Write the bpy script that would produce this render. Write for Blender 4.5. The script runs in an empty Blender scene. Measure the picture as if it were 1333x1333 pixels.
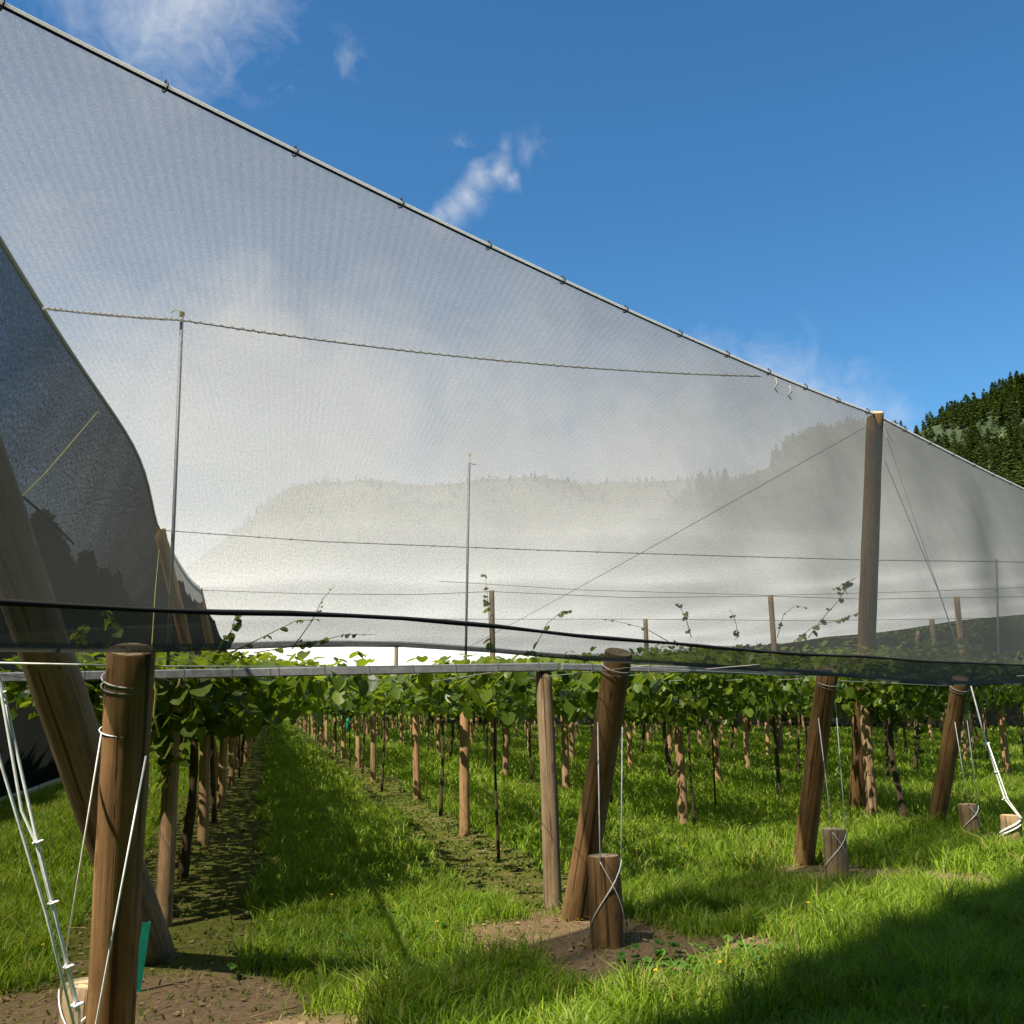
import bpy, math, random
import numpy as np
from mathutils import Vector, Matrix

RD = random.Random(11)
rng = np.random.default_rng(11)
S = bpy.context.scene
COL = S.collection
PI = math.pi

# ------------------------------------------------------------------ camera
F, PITCH, ROLL, EYE = 1300.0, math.atan(247 / 1300), 0.018, 1.55
cp, sp = math.cos(PITCH), math.sin(PITCH)
FW, U0, R0 = Vector((0, cp, sp)), Vector((0, -sp, cp)), Vector((1, 0, 0))
RV = R0 * math.cos(ROLL) - U0 * math.sin(ROLL)
UV = R0 * math.sin(ROLL) + U0 * math.cos(ROLL)
CAM = Vector((0, 0, EYE))
cd = bpy.data.cameras.new('camera'); cam = bpy.data.objects.new('camera', cd); COL.objects.link(cam)
cd.sensor_width = 36; cd.lens = 36 * F / 1333; cd.clip_start = .05; cd.clip_end = 6000
M = Matrix.Identity(4)
for i in range(3):
    M[i][0], M[i][1], M[i][2], M[i][3] = RV[i], UV[i], -FW[i], CAM[i]
cam.matrix_world = M
S.camera = cam


def ray(px, py):
    d = FW * F + RV * (px - 666.5) + UV * (666.5 - py)
    return d / d.y
def at(px, py, Y): return CAM + ray(px, py) * Y
def gr(px, py, z=0.0):
    d = ray(px, py); return CAM + d * ((z - EYE) / d.z)
def onplane(px, py, P, n):
    d = ray(px, py); return CAM + d * ((P - CAM).dot(n) / d.dot(n))

# the orchard's own axes: a along the rows, c across them
AX = Vector((-.235, .972, 0)).normalized(); CX = Vector((AX.y, -AX.x, 0))
def AC(a, c, z=0.0): return AX * a + CX * c + Vector((0, 0, z))
def toac(p): return p.x * AX.x + p.y * AX.y, p.x * CX.x + p.y * CX.y
C0, DC, A0, DA = -.7, 2.8, 7.85, 4.47

# ------------------------------------------------------------------ helpers
def tag(o, label=None, cat=None, group=None, kind=None):
    if label: o['label'] = label
    if cat: o['category'] = cat
    if group: o['group'] = group
    if kind: o['kind'] = kind
    return o
def empty(name, loc=(0, 0, 0), rz=0):
    o = bpy.data.objects.new(name, None); COL.objects.link(o); o.location = loc; o.rotation_euler = (0, 0, rz)
    o.empty_display_size = .1
    return o
def link(name, me, parent=None):
    o = bpy.data.objects.new(name, me); COL.objects.link(o)
    if parent: o.parent = parent
    return o

class MB:
    def __init__(s): s.v = []; s.f = []; s.m = []
    def tube(s, pts, rad, n=8, cap=True, mi=0, wob=0.0):
        pts = [Vector(p) for p in pts]
        if not hasattr(rad, '__len__'): rad = [rad] * len(pts)
        ref = Vector((0, 0, 1)) if abs((pts[-1] - pts[0]).normalized().z) < .9 else Vector((1, 0, 0))
        b = len(s.v)
        for i, p in enumerate(pts):
            t = (pts[min(i + 1, len(pts) - 1)] - pts[max(i - 1, 0)]).normalized()
            x = ref.cross(t).normalized(); y = t.cross(x)
            for k in range(n):
                an = 2 * PI * k / n; rr = rad[i] * (1 + (RD.uniform(-wob, wob) if wob else 0))
                s.v.append(p + x * math.cos(an) * rr + y * math.sin(an) * rr)
        for i in range(len(pts) - 1):
            for k in range(n):
                k2 = (k + 1) % n
                s.f.append((b + i * n + k, b + i * n + k2, b + (i + 1) * n + k2, b + (i + 1) * n + k)); s.m.append(mi)
        if cap:
            s.f.append(tuple(b + k for k in range(n - 1, -1, -1))); s.m.append(mi)
            e = b + (len(pts) - 1) * n
            s.f.append(tuple(e + k for k in range(n))); s.m.append(mi)
        return s
    def box(s, c, sz, mi=0, rot=None):
        b = len(s.v)
        for x in (-1, 1):
            for y in (-1, 1):
                for z in (-1, 1):
                    q = Vector((x * sz[0] / 2, y * sz[1] / 2, z * sz[2] / 2))
                    s.v.append(Vector(c) + (rot @ q if rot else q))
        for f in ((0, 1, 3, 2), (4, 6, 7, 5), (0, 4, 5, 1), (2, 3, 7, 6), (0, 2, 6, 4), (1, 5, 7, 3)):
            s.f.append(tuple(b + i for i in f)); s.m.append(mi)
        return s
    def torus(s, c, nrm, R, r, n=20, m=6, mi=0, el=1.0, arc=(0, 2 * PI)):
        nrm = Vector(nrm).normalized(); ref = Vector((0, 0, 1)) if abs(nrm.z) < .9 else Vector((1, 0, 0))
        x = ref.cross(nrm).normalized(); y = nrm.cross(x)
        return s.tube([Vector(c) + x * R * math.cos(arc[0] + (arc[1] - arc[0]) * i / n) + y * R * el * math.sin(arc[0] + (arc[1] - arc[0]) * i / n) for i in range(n + 1)], r, m, True, mi)
    def leaf(s, p, size, nrm, head, mi=0, fold=.18):
        nrm = Vector(nrm).normalized(); h = Vector(head); h = (h - nrm * h.dot(nrm))
        if h.length < 1e-4: h = nrm.orthogonal()
        h.normalize(); w = nrm.cross(h); b = len(s.v)
        P = ((0, 0), (.34, -.15), (.55, .12), (.53, .48), (.28, .80), (0, .94), (-.28, .80), (-.53, .48), (-.55, .12), (-.34, -.15))
        cup = RD.uniform(-.1, .22)
        for (x, y) in P:
            s.v.append(Vector(p) + (w * x + h * y + nrm * (abs(x) * fold - cup * y * y)) * size)
        for f in ((0, 1, 2, 3), (0, 3, 4, 5), (0, 5, 6, 7), (0, 7, 8, 9)):
            s.f.append(tuple(b + i for i in f)); s.m.append(mi)
    def mesh(s, name, mats, smooth=True):
        me = bpy.data.meshes.new(name)
        me.from_pydata([tuple(v) for v in s.v], [], s.f)
        for m in (mats if isinstance(mats, (list, tuple)) else [mats]): me.materials.append(m)
        me.polygons.foreach_set('material_index', np.array(s.m, dtype=np.int32))
        if smooth: me.polygons.foreach_set('use_smooth', np.ones(len(s.f), dtype=bool))
        me.update()
        return me
    def build(s, name, mats, parent=None, smooth=True):
        return link(name, s.mesh(name, mats, smooth), parent)

def npmesh(name, verts, faces_list, mat, smooth=True):
    """verts (N,3); faces_list = list of int arrays (M,k)"""
    me = bpy.data.meshes.new(name)
    me.vertices.add(len(verts)); me.vertices.foreach_set('co', verts.astype(np.float32).ravel())
    tot, st, idx, pos = [], [], [], 0
    for f in faces_list:
        m, k = f.shape
        st.append(pos + np.arange(m) * k); tot.append(np.full(m, k)); idx.append(f.ravel()); pos += m * k
    idx = np.concatenate(idx).astype(np.int32)
    me.loops.add(len(idx)); me.loops.foreach_set('vertex_index', idx)
    st = np.concatenate(st).astype(np.int32)
    me.polygons.add(len(st)); me.polygons.foreach_set('loop_start', st)
    me.update(calc_edges=True)
    if smooth: me.polygons.foreach_set('use_smooth', np.ones(len(st), dtype=bool))
    me.materials.append(mat); me.validate()
    return me

_lat = rng.random((256, 256))
def vnoise(x, y, s):
    x = np.asarray(x) * s + 1000; y = np.asarray(y) * s + 1000
    i = np.floor(x).astype(int); j = np.floor(y).astype(int); u = x - i; v = y - j
    u = u * u * (3 - 2 * u); v = v * v * (3 - 2 * v); g = lambda a, b: _lat[a % 256, b % 256]
    return (g(i, j) * (1 - u) + g(i + 1, j) * u) * (1 - v) + (g(i, j + 1) * (1 - u) + g(i + 1, j + 1) * u) * v
def fbm(x, y, s): return vnoise(x, y, s) * .55 + vnoise(x, y, s * 2.1) * .3 + vnoise(x, y, s * 4.3) * .15

# ------------------------------------------------------------------ materials
def newmat(name):
    m = bpy.data.materials.new(name); m.use_nodes = True; nt = m.node_tree; nt.nodes.clear()
    return m, nt
class NT:
    def __init__(s, nt): s.nt = nt
    def n(s, t, **kw):
        o = s.nt.nodes.new(t)
        for k, v in kw.items():
            if k.startswith('i_'):
                o.inputs[k[2:].replace('_', ' ')].default_value = v
            else: setattr(o, k, v)
        return o
    def l(s, a, b): s.nt.links.new(a, b)
    def math(s, op, a, b=None, clamp=False):
        o = s.n('ShaderNodeMath', operation=op, use_clamp=clamp)
        for i, v in enumerate((a, b)):
            if v is None: continue
            if isinstance(v, (int, float)): o.inputs[i].default_value = v
            else: s.l(v, o.inputs[i])
        return o.outputs[0]
    def ramp(s, fac, stops, interp='LINEAR'):
        o = s.n('ShaderNodeValToRGB'); s.l(fac, o.inputs[0]); e = o.color_ramp.elements
        o.color_ramp.interpolation = interp
        while len(e) < len(stops): e.new(.5)
        for el, (p, c) in zip(e, stops):
            el.position = p; el.color = (c[0], c[1], c[2], 1) if hasattr(c, '__len__') else (c, c, c, 1)
        return o.outputs[0]
    def noise(s, vec, scale, detail=4, rough=.55, dist=0):
        o = s.n('ShaderNodeTexNoise'); s.l(vec, o.inputs['Vector'])
        o.inputs['Scale'].default_value = scale; o.inputs['Detail'].default_value = detail
        o.inputs['Roughness'].default_value = rough; o.inputs['Distortion'].default_value = dist
        return o.outputs[0]
    def mapping(s, vec, scale=(1, 1, 1), loc=(0, 0, 0), rot=(0, 0, 0)):
        o = s.n('ShaderNodeMapping'); s.l(vec, o.inputs[0]); o.inputs['Scale'].default_value = scale
        o.inputs['Location'].default_value = loc; o.inputs['Rotation'].default_value = rot
        return o.outputs[0]
    def mix(s, fac, a, b, blend='MIX'):
        o = s.n('ShaderNodeMix', data_type='RGBA', blend_type=blend)
        for sock, v in ((o.inputs[0], fac), (o.inputs[6], a), (o.inputs[7], b)):
            if isinstance(v, (int, float)): sock.default_value = v
            elif isinstance(v, tuple): sock.default_value = (*v, 1)
            else: s.l(v, sock)
        return o.outputs[2]
    def out(s, sh):
        o = s.n('ShaderNodeOutputMaterial'); s.l(sh, o.inputs[0])

def wood(name, stops, streak=30.0, rough=.9, bump=.8):
    m, nt = newmat(name); N = NT(nt)
    co = N.n('ShaderNodeTexCoord').outputs['Object']
    inf = N.n('ShaderNodeObjectInfo').outputs['Random']
    off = N.n('ShaderNodeVectorMath', operation='ADD'); N.l(co, off.inputs[0])
    cx = N.n('ShaderNodeCombineXYZ'); N.l(N.math('MULTIPLY', inf, 37.0), cx.inputs[2]); N.l(N.math('MULTIPLY', inf, 11.0), cx.inputs[0]); N.l(cx.outputs[0], off.inputs[1])
    v = off.outputs[0]
    g = N.noise(N.mapping(v, (streak, streak, 1.1)), 1.0, 6, .65, .6)
    big = N.noise(N.mapping(v, (5, 5, 1.6)), 1.0, 3, .6)
    blot = N.noise(N.mapping(v, (9, 9, 4)), 1.0, 5, .7, .8)
    f = N.math('ADD', N.math('ADD', N.math('MULTIPLY', g, .5), N.math('MULTIPLY', big, .25)), N.math('MULTIPLY', blot, .25))
    f = N.math('ADD', N.math('MULTIPLY', N.math('SUBTRACT', f, .5), 1.45), .5)
    col = N.ramp(f, stops)
    # long drying cracks and round knots
    ck = N.noise(N.mapping(v, (34, 34, .7)), 1.0, 2, .5, .2)
    crack = N.ramp(ck, [(.0, 0), (.60, 0), (.63, 1), (1, 1)])
    vo = N.n('ShaderNodeTexVoronoi'); N.l(N.mapping(v, (7.5, 7.5, 3.0)), vo.inputs['Vector']); vo.inputs['Scale'].default_value = 1.0
    knot = N.ramp(vo.outputs['Distance'], [(0, 1), (.1, .9), (.17, 0), (1, 0)])
    dk = N.math('MAXIMUM', N.math('MULTIPLY', crack, .75), N.math('MULTIPLY', knot, .55))
    col = N.mix(dk, col, (stops[0][1][0] * .35, stops[0][1][1] * .33, stops[0][1][2] * .3))
    tint = N.ramp(inf, [(0, (.82, .84, .86)), (.5, (1, 1, 1)), (1, (1.1, 1.02, .92))])
    col = N.mix(1.0, col, tint, 'MULTIPLY')
    sx = N.n('ShaderNodeSeparateXYZ'); N.l(N.n('ShaderNodeNewGeometry').outputs['Position'], sx.inputs[0])
    low = N.math('MULTIPLY', N.math('SUBTRACT', .42, sx.outputs[2]), 1.8, True)
    moss = N.math('MULTIPLY', low, N.ramp(N.noise(v, 14, 4), [(.42, 0), (.62, 1)]), True)
    col = N.mix(N.math('MULTIPLY', moss, .6), col, (.075, .085, .022))
    p = N.n('ShaderNodeBsdfPrincipled'); N.l(col, p.inputs['Base Color']); p.inputs['Roughness'].default_value = rough
    p.inputs['Specular IOR Level'].default_value = .25
    b = N.n('ShaderNodeBump'); b.inputs['Strength'].default_value = bump; b.inputs['Distance'].default_value = .01
    N.l(N.math('SUBTRACT', f, N.math('MULTIPLY', dk, .5)), b.inputs['Height']); N.l(b.outputs[0], p.inputs['Normal'])
    N.out(p.outputs[0]); return m

W_TAN = wood('post_timber_tan', [(.28, (.16, .095, .045)), (.5, (.34, .215, .11)), (.72, (.47, .32, .18))])
W_BROWN = wood('post_timber_brown', [(.28, (.075, .04, .016)), (.5, (.19, .105, .042)), (.74, (.30, .185, .085))])
W_GREY = wood('post_timber_grey', [(.28, (.10, .068, .038)), (.5, (.225, .165, .10)), (.74, (.36, .28, .185))])
W_CUT = wood('sawn_timber_end', [(.28, (.30, .22, .11)), (.5, (.5, .38, .22)), (.74, (.62, .5, .31))], 60)

def metal(name, c, rough=.42, met=.75, noise=.25):
    m, nt = newmat(name); N = NT(nt)
    co = N.n('ShaderNodeTexCoord').outputs['Object']
    f = N.noise(co, 18, 5, .6)
    col = N.ramp(f, [(.3, tuple(x * (1 - noise) for x in c)), (.7, tuple(min(1, x * (1 + noise * .6)) for x in c))])
    p = N.n('ShaderNodeBsdfPrincipled'); N.l(col, p.inputs['Base Color']); p.inputs['Metallic'].default_value = met
    N.l(N.ramp(f, [(.3, rough), (.8, rough + .2)]), p.inputs['Roughness'])
    N.out(p.outputs[0]); return m
GALV = metal('galvanised_pipe', (.27, .28, .3), .55, .5)
WIRE = metal('bright_wire', (.80, .81, .79), .5, .12)
DWIRE = metal('dull_wire', (.28, .28, .27), .6, .5)
def plain(name, c, rough=.7, spec=.3, trans=0):
    m, nt = newmat(name); N = NT(nt)
    co = N.n('ShaderNodeTexCoord').outputs['Object']
    f = N.noise(co, 30, 4, .6)
    col = N.ramp(f, [(.3, tuple(x * .8 for x in c)), (.7, tuple(min(1, x * 1.12) for x in c))])
    p = N.n('ShaderNodeBsdfPrincipled'); N.l(col, p.inputs['Base Color']); p.inputs['Roughness'].default_value = rough
    p.inputs['Specular IOR Level'].default_value = spec
    N.out(p.outputs[0]); return m
CORD = plain('black_rope_fibre', (.012, .012, .013), .9)
CLIPM = plain('dark_clip_plastic', (.02, .02, .022), .5)
TEAL = plain('teal_corflute', (.01, .30, .20), .45)
TWINE = plain('yellow_twine', (.55, .5, .1), .8)
TURQ = plain('turquoise_sheet', (.02, .42, .34), .5)
PAINT = plain('dark_paint', (.02, .015, .012), .8)
WHITE = plain('white_cap_plastic', (.8, .8, .8), .35)

def foliage(name, lo, hi, trans=.45, rough=.45, spec=.35, nscale=1.3, tcol=None, wi=.6, wn=.45):
    m, nt = newmat(name); N = NT(nt)
    g = N.n('ShaderNodeNewGeometry')
    f = N.noise(g.outputs['Position'], nscale, 3)
    k = N.math('ADD', N.math('MULTIPLY', g.outputs['Random Per Island'], wi), N.math('MULTIPLY', f, wn))
    mid = tuple((a + b) / 2 for a, b in zip(lo, hi))
    col = N.ramp(k, [(.12, lo), (.5, mid), (.9, hi)])
    p = N.n('ShaderNodeBsdfPrincipled'); N.l(col, p.inputs['Base Color']); p.inputs['Roughness'].default_value = rough
    p.inputs['Specular IOR Level'].default_value = spec
    t = N.n('ShaderNodeBsdfTranslucent')
    N.l(N.mix(1.0, col, tcol or (1.5, 1.35, .55), 'MULTIPLY'), t.inputs[0])
    mx = N.n('ShaderNodeMixShader'); mx.inputs[0].default_value = trans
    N.l(p.outputs[0], mx.inputs[1]); N.l(t.outputs[0], mx.inputs[2])
    N.out(mx.outputs[0]); return m
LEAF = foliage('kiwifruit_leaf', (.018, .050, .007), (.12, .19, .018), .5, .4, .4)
LEAFY = foliage('sunlit_leaf_tone', (.09, .15, .018), (.23, .31, .045), .55)  # sunlit look put into the leaf colour; also mixed through lower leaves
GRASS = foliage('grass_blade', (.075, .15, .009), (.31, .45, .036), .48, .5, .3, .9)
DRYG = foliage('dry_stalk', (.16, .17, .03), (.42, .38, .12), .4, .6, .2, 2.0)
MOSSG = foliage('low_clover', (.06, .10, .012), (.13, .17, .025), .3, .6, .2, 2.0)
WEED = foliage('broad_weed', (.05, .13, .015), (.10, .22, .03), .4, .5, .3)
HEDGE = foliage('shelter_needles', (.010, .022, .007), (.034, .062, .016), .15, .6, .2, .35)
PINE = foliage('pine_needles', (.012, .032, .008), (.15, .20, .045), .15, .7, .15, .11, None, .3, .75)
FARW = foliage('hazy_wood_leaves', (.06, .08, .045), (.12, .14, .08), .15, .7, .15, .05, None, .3, .75)  # distance haze put into the colour: paler and greyer than the near conifers
BARK = plain('vine_bark', (.075, .052, .034), .9, .1)
CANE = plain('green_cane', (.20, .16, .06), .7, .2)
LITTER = foliage('dry_litter', (.12, .08, .04), (.36, .27, .15), .1, .8, .1, 3.0)

SLEEVE = foliage('white_cable_sleeve', (.72, .72, .70), (.86, .86, .85), .6, .5, .3, 3.0, (1.1, 1.1, 1.1))
W_MID = wood('post_timber_mid', [(.28, (.12, .08, .044)), (.5, (.265, .185, .11)), (.74, (.40, .30, .19))])
W_DARK = wood('post_timber_dark', [(.28, (.05, .036, .02)), (.5, (.125, .095, .058)), (.74, (.21, .17, .11))])

def netmat(name, dif, T, tr, pat=1.0, grain=1.0, axis_scale=(40, 0, 0), softk=.14, gs=(55, 190)):
    """knitted cloth: threads scatter light, the holes let it straight through; the slanting view meets more thread"""
    m, nt = newmat(name); N = NT(nt)
    g = N.n('ShaderNodeNewGeometry')
    dt = N.n('ShaderNodeVectorMath', operation='DOT_PRODUCT'); N.l(g.outputs['Normal'], dt.inputs[0]); N.l(g.outputs['Incoming'], dt.inputs[1])
    cs = N.math('MAXIMUM', N.math('ABSOLUTE', dt.outputs['Value']), .03)
    uv = N.n('ShaderNodeUVMap').outputs[0]
    wv = N.n('ShaderNodeTexWave', wave_type='BANDS', bands_direction='X'); N.l(N.mapping(uv, axis_scale), wv.inputs[0])
    wv.inputs['Scale'].default_value = 1.0; wv.inputs['Distortion'].default_value = .6; wv.inputs['Detail'].default_value = 1
    fine = N.math('ADD', N.math('MULTIPLY', N.noise(uv, gs[0], 2, .8), .6), N.math('MULTIPLY', N.noise(uv, gs[1], 2, .7), .4)); soft = N.noise(uv, 1.3, 4, .6)
    pt = N.math('ADD', N.math('MULTIPLY', N.math('SUBTRACT', wv.outputs['Fac'], .5), .14 * pat),
                N.math('ADD', N.math('MULTIPLY', N.math('SUBTRACT', fine, .5), .55 * grain), N.math('MULTIPLY', N.math('SUBTRACT', soft, .5), softk)))
    Tn = N.math('ADD', pt, T)
    Tn = N.math('MINIMUM', N.math('MAXIMUM', Tn, .04), .97)
    op = N.math('SUBTRACT', 1.0, N.math('POWER', Tn, N.math('DIVIDE', 1.0, cs)))
    d = N.n('ShaderNodeBsdfDiffuse'); d.inputs[0].default_value = (*dif, 1)
    t = N.n('ShaderNodeBsdfTranslucent'); t.inputs[0].default_value = (*dif, 1)
    mx = N.n('ShaderNodeMixShader'); mx.inputs[0].default_value = tr; N.l(d.outputs[0], mx.inputs[1]); N.l(t.outputs[0], mx.inputs[2])
    tp = N.n('ShaderNodeBsdfTransparent')
    o = N.n('ShaderNodeMixShader'); N.l(op, o.inputs[0]); N.l(tp.outputs[0], o.inputs[1]); N.l(mx.outputs[0], o.inputs[2])
    N.out(o.outputs[0]); return m
NET_FRONT = netmat('windbreak_cloth', (.125, .13, .125), .69, .45, .40, 1.4, (62, 2, 1), .12, (85, 210))
NET_HEM = netmat('doubled_hem_cloth', (.12, .12, .11), .34, .3, .6, 1.0, (60, 1, 1))
NET_ROOF = netmat('overhead_hail_cloth', (.71, .72, .70), .83, .74, .2, .25, (4, 1, 1), .05, (20, 60))
NET_SKIRT = netmat('skirt_cloth', (.10, .10, .085), .52, .4, .8, 1.2, (38, 1, 1))
NET_DARK = netmat('black_shade_cloth', (.018, .020, .018), .53, .3, .6, 2.8, (14, 1, 1), .2, (26, 66))

# ------------------------------------------------------------------ layout
WIRES_A = [17.9, 30.4, 42.9, 55.4, 67.9, 80.4, 92.9, 105.4]
post_base = [gr(143, 1398), gr(748, 1198), gr(1045, 1124), gr(1217, 1080), gr(1345, 1047)]
post_top = [at(168, 846, 4.08), at(805, 850, 6.9), at(1079, 874, 9.15), at(1251, 884, 11.35), at(1388, 888, 13.9)]
LD = (post_top[3] - post_top[0]); LD.z = 0; LD.normalize()
OUT = Vector((LD.y, -LD.x, 0))                      # outward from the orchard
HP = max(post_top, key=lambda p: p.dot(OUT)) + OUT * .14
hem_px = [(-420, 842), (-200, 846), (0, 849), (100, 850), (190, 850), (250, 848), (400, 842), (520, 843), (640, 850), (720, 857), (800, 863), (900, 868), (1000, 875), (1100, 882), (1180, 890), (1250, 893), (1333, 891), (1500, 897), (1700, 899)]
rope_px = [(-420, 770), (-200, 776), (0, 783), (100, 790), (250, 797), (400, 799), (520, 805), (640, 815), (760, 829), (880, 838), (950, 845), (1040, 852), (1130, 855), (1200, 861), (1260, 863), (1333, 866), (1500, 878), (1700, 886)]
HEM = [onplane(x, y, HP, OUT) for x, y in hem_px if x > -300]
ROPE = [onplane(x, y, HP, OUT) for x, y in rope_px if x > -300]
SPAN = lambda p: (p - HEM[0]).dot(LD)
def resample(pl, n):
    s = [SPAN(p) for p in pl]; out = []
    lo, hi = s[0], s[-1]
    for i in range(n + 1):
        t = lo + (hi - lo) * i / n
        k = max(0, min(len(s) - 2, sum(1 for q in s if q <= t) - 1))
        u = (t - s[k]) / (s[k + 1] - s[k]); out.append(pl[k].lerp(pl[k + 1], u))
    return out

CB0 = at(0, 10, 4.1); CBT = at(1141, 541, 11.7); cdir = (CBT - CB0); cdir.z = 0; cdir.normalize()
CN = Vector((cdir.y, -cdir.x, 0))
CBR = onplane(1333, 634, CBT, CN)
NEXT = CBT + (CBR - CBT) * 1.75
A_base = gr(198, 1246); lean = Vector((-.50, -2.35, 0)) / 4.4
A_top = CB0 - cdir * .82; A_top.z = CB0.z + .04
CABLE = []
def sagline(p, q, n, sag):
    return [p.lerp(q, i / n) - Vector((0, 0, sag * 4 * (i / n) * (1 - i / n))) for i in range(n + 1)]
CABLE = sagline(A_top, CBT, 40, .13) + sagline(CBT, NEXT, 12, .05)[1:]
CABLE += sagline(NEXT, NEXT + (NEXT - CBT).normalized() * 16, 12, .05)[1:]
B_top = at(207, 690, 17.3); C_top = at(258, 768, 29.5)
def edge_top(a):                                     # upper edge of the left wall of net
    aA, _ = toac(A_top); aB, _ = toac(B_top); aC, _ = toac(C_top)
    if a <= aB:
        t = (a - aA) / (aB - aA); return A_top.lerp(B_top, t) + Vector((.05, 0, .08)) * (4 * t * (1 - t)) + Vector((.16, 0, .26)) * math.sin(PI * t ** 1.6) ** 2 * t
    k = (a - aB) / (aC - aB); t = k % 1.0
    p = B_top + (C_top - B_top) * k; p.z = 4.66 + .42 * min(k, 1) - .35 * 4 * t * (1 - t) * .5
    return p

# ------------------------------------------------------------------ ground
def inside(x, y): return (np.asarray(x) * -OUT.x + np.asarray(y) * -OUT.y) - (post_base[1].x * -OUT.x + post_base[1].y * -OUT.y)
STUMPS = [gr(108, 1400), gr(791, 1232), gr(1089, 1142), gr(1264, 1087), gr(1318, 1101)]
def soilmask(x, y):
    x = np.asarray(x, float); y = np.asarray(y, float)
    c = x * CX.x + y * CX.y; a = x * AX.x + y * AX.y
    k = np.round((c - C0) / DC); dc = np.abs(c - C0 - k * DC)
    nz = fbm(x, y, 1.1); n2 = fbm(x + 31, y + 7, .35)
    ins = inside(x, y)
    hw = np.where(k == 0, .78, .58) + (nz - .5) * .7
    strip = np.clip((hw - dc) / .18, 0, 1) * np.clip((ins + .2) / .5, 0, 1) * (k >= 0) * (k <= 11) * (a < 116)
    strip = strip * np.where((k > 1), np.clip((n2 - .3) * 3.2, .15, 1), 1.0)
    dirt = np.zeros_like(x)
    for (sx, sy, rx) in ((.62, 6.75, .62), (.62, 6.3, .5), (1.1, 6.55, .5), (1.35, 6.75, .35), (.05, 7.0, .5), (.5, 7.25, .5), (2.8, 9.3, .55), (3.3, 9.0, .6), (3.75, 8.9, .35), (-1.8, 4.7, .75), (-1.9, 5.6, .8), (-1.35, 5.0, .6), (-2.8, 5.2, .8), (5.1, 11.3, .4)):
        d = np.hypot(x - sx, y - sy) + (nz - .5) * .55
        dirt = np.maximum(dirt, np.clip((rx + .12 - d) / .3, 0, 1))
    return strip, dirt
def gheight(x, y):
    return (fbm(x, y, .8) - .5) * .07 * np.clip(1 - np.hypot(x, y) / 60, 0, 1)

gx = np.concatenate([-np.geomspace(9, 900, 40)[::-1], np.linspace(-8.8, 12, 270), np.geomspace(12.3, 900, 40)])
gy = np.concatenate([-np.geomspace(2, 600, 24)[::-1], np.linspace(-1.8, 3, 20), np.linspace(3.06, 22, 280), np.geomspace(22.3, 1500, 60)])
GX, GY = np.meshgrid(gx, gy); nx, ny = len(gx), len(gy)
st_, di_ = soilmask(GX.ravel(), GY.ravel())
gv = np.stack([GX.ravel(), GY.ravel(), gheight(GX.ravel(), GY.ravel())], 1)
ii = np.arange(nx * ny).reshape(ny, nx)
gf = np.stack([ii[:-1, :-1].ravel(), ii[:-1, 1:].ravel(), ii[1:, 1:].ravel(), ii[1:, :-1].ravel()], 1)
mg, nt = newmat('orchard_floor'); N = NT(nt)
pos = N.n('ShaderNodeNewGeometry').outputs['Position']
bare = N.n('ShaderNodeAttribute', attribute_name='bare').outputs['Fac']; spray = N.n('ShaderNodeAttribute', attribute_name='spray').outputs['Fac']
n1 = N.noise(pos, 2.2, 8, .7, .6); n2 = N.math('ADD', N.math('MULTIPLY', N.noise(pos, 17, 8, .75, 1.2), .6), N.math('MULTIPLY', N.noise(pos, 90, 5, .7), .4)); n3 = N.noise(pos, .5, 3)
green = N.ramp(N.math('ADD', N.math('MULTIPLY', n1, .6), N.math('MULTIPLY', n2, .4)), [(.3, (.022, .045, .008)), (.5, (.05, .10, .013)), (.7, (.08, .15, .02))])
earth = N.ramp(n2, [(.28, (.075, .048, .026)), (.5, (.17, .115, .065)), (.72, (.30, .215, .13))])
moss = N.ramp(n2, [(.28, (.03, .038, .008)), (.5, (.085, .092, .016)), (.75, (.14, .135, .03))])
strip = N.mix(N.ramp(n1, [(.54, 0), (.70, 1)]), moss, earth)
col = N.mix(spray, green, strip); col = N.mix(bare, col, N.mix(N.ramp(n1, [(.55, 0), (.75, .7)]), earth, moss))
p = N.n('ShaderNodeBsdfPrincipled'); N.l(col, p.inputs['Base Color']); p.inputs['Roughness'].default_value = .95; p.inputs['Specular IOR Level'].default_value = .1
bm = N.n('ShaderNodeBump'); bm.inputs['Strength'].default_value = .7; bm.inputs['Distance'].default_value = .015
N.l(N.math('ADD', N.math('MULTIPLY', n1, .5), n2), bm.inputs['Height']); N.l(bm.outputs[0], p.inputs['Normal']); N.out(p.outputs[0])
gm = npmesh('ground', gv, [gf], mg)
for nm, arr in (('bare', di_), ('spray', st_)):
    at_ = gm.attributes.new(nm, 'FLOAT', 'POINT'); at_.data.foreach_set('value', arr.astype(np.float32))
tag(link('ground', gm), 'mown orchard floor with grass lanes and bare strips under the vines', 'ground', kind='structure')

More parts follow.
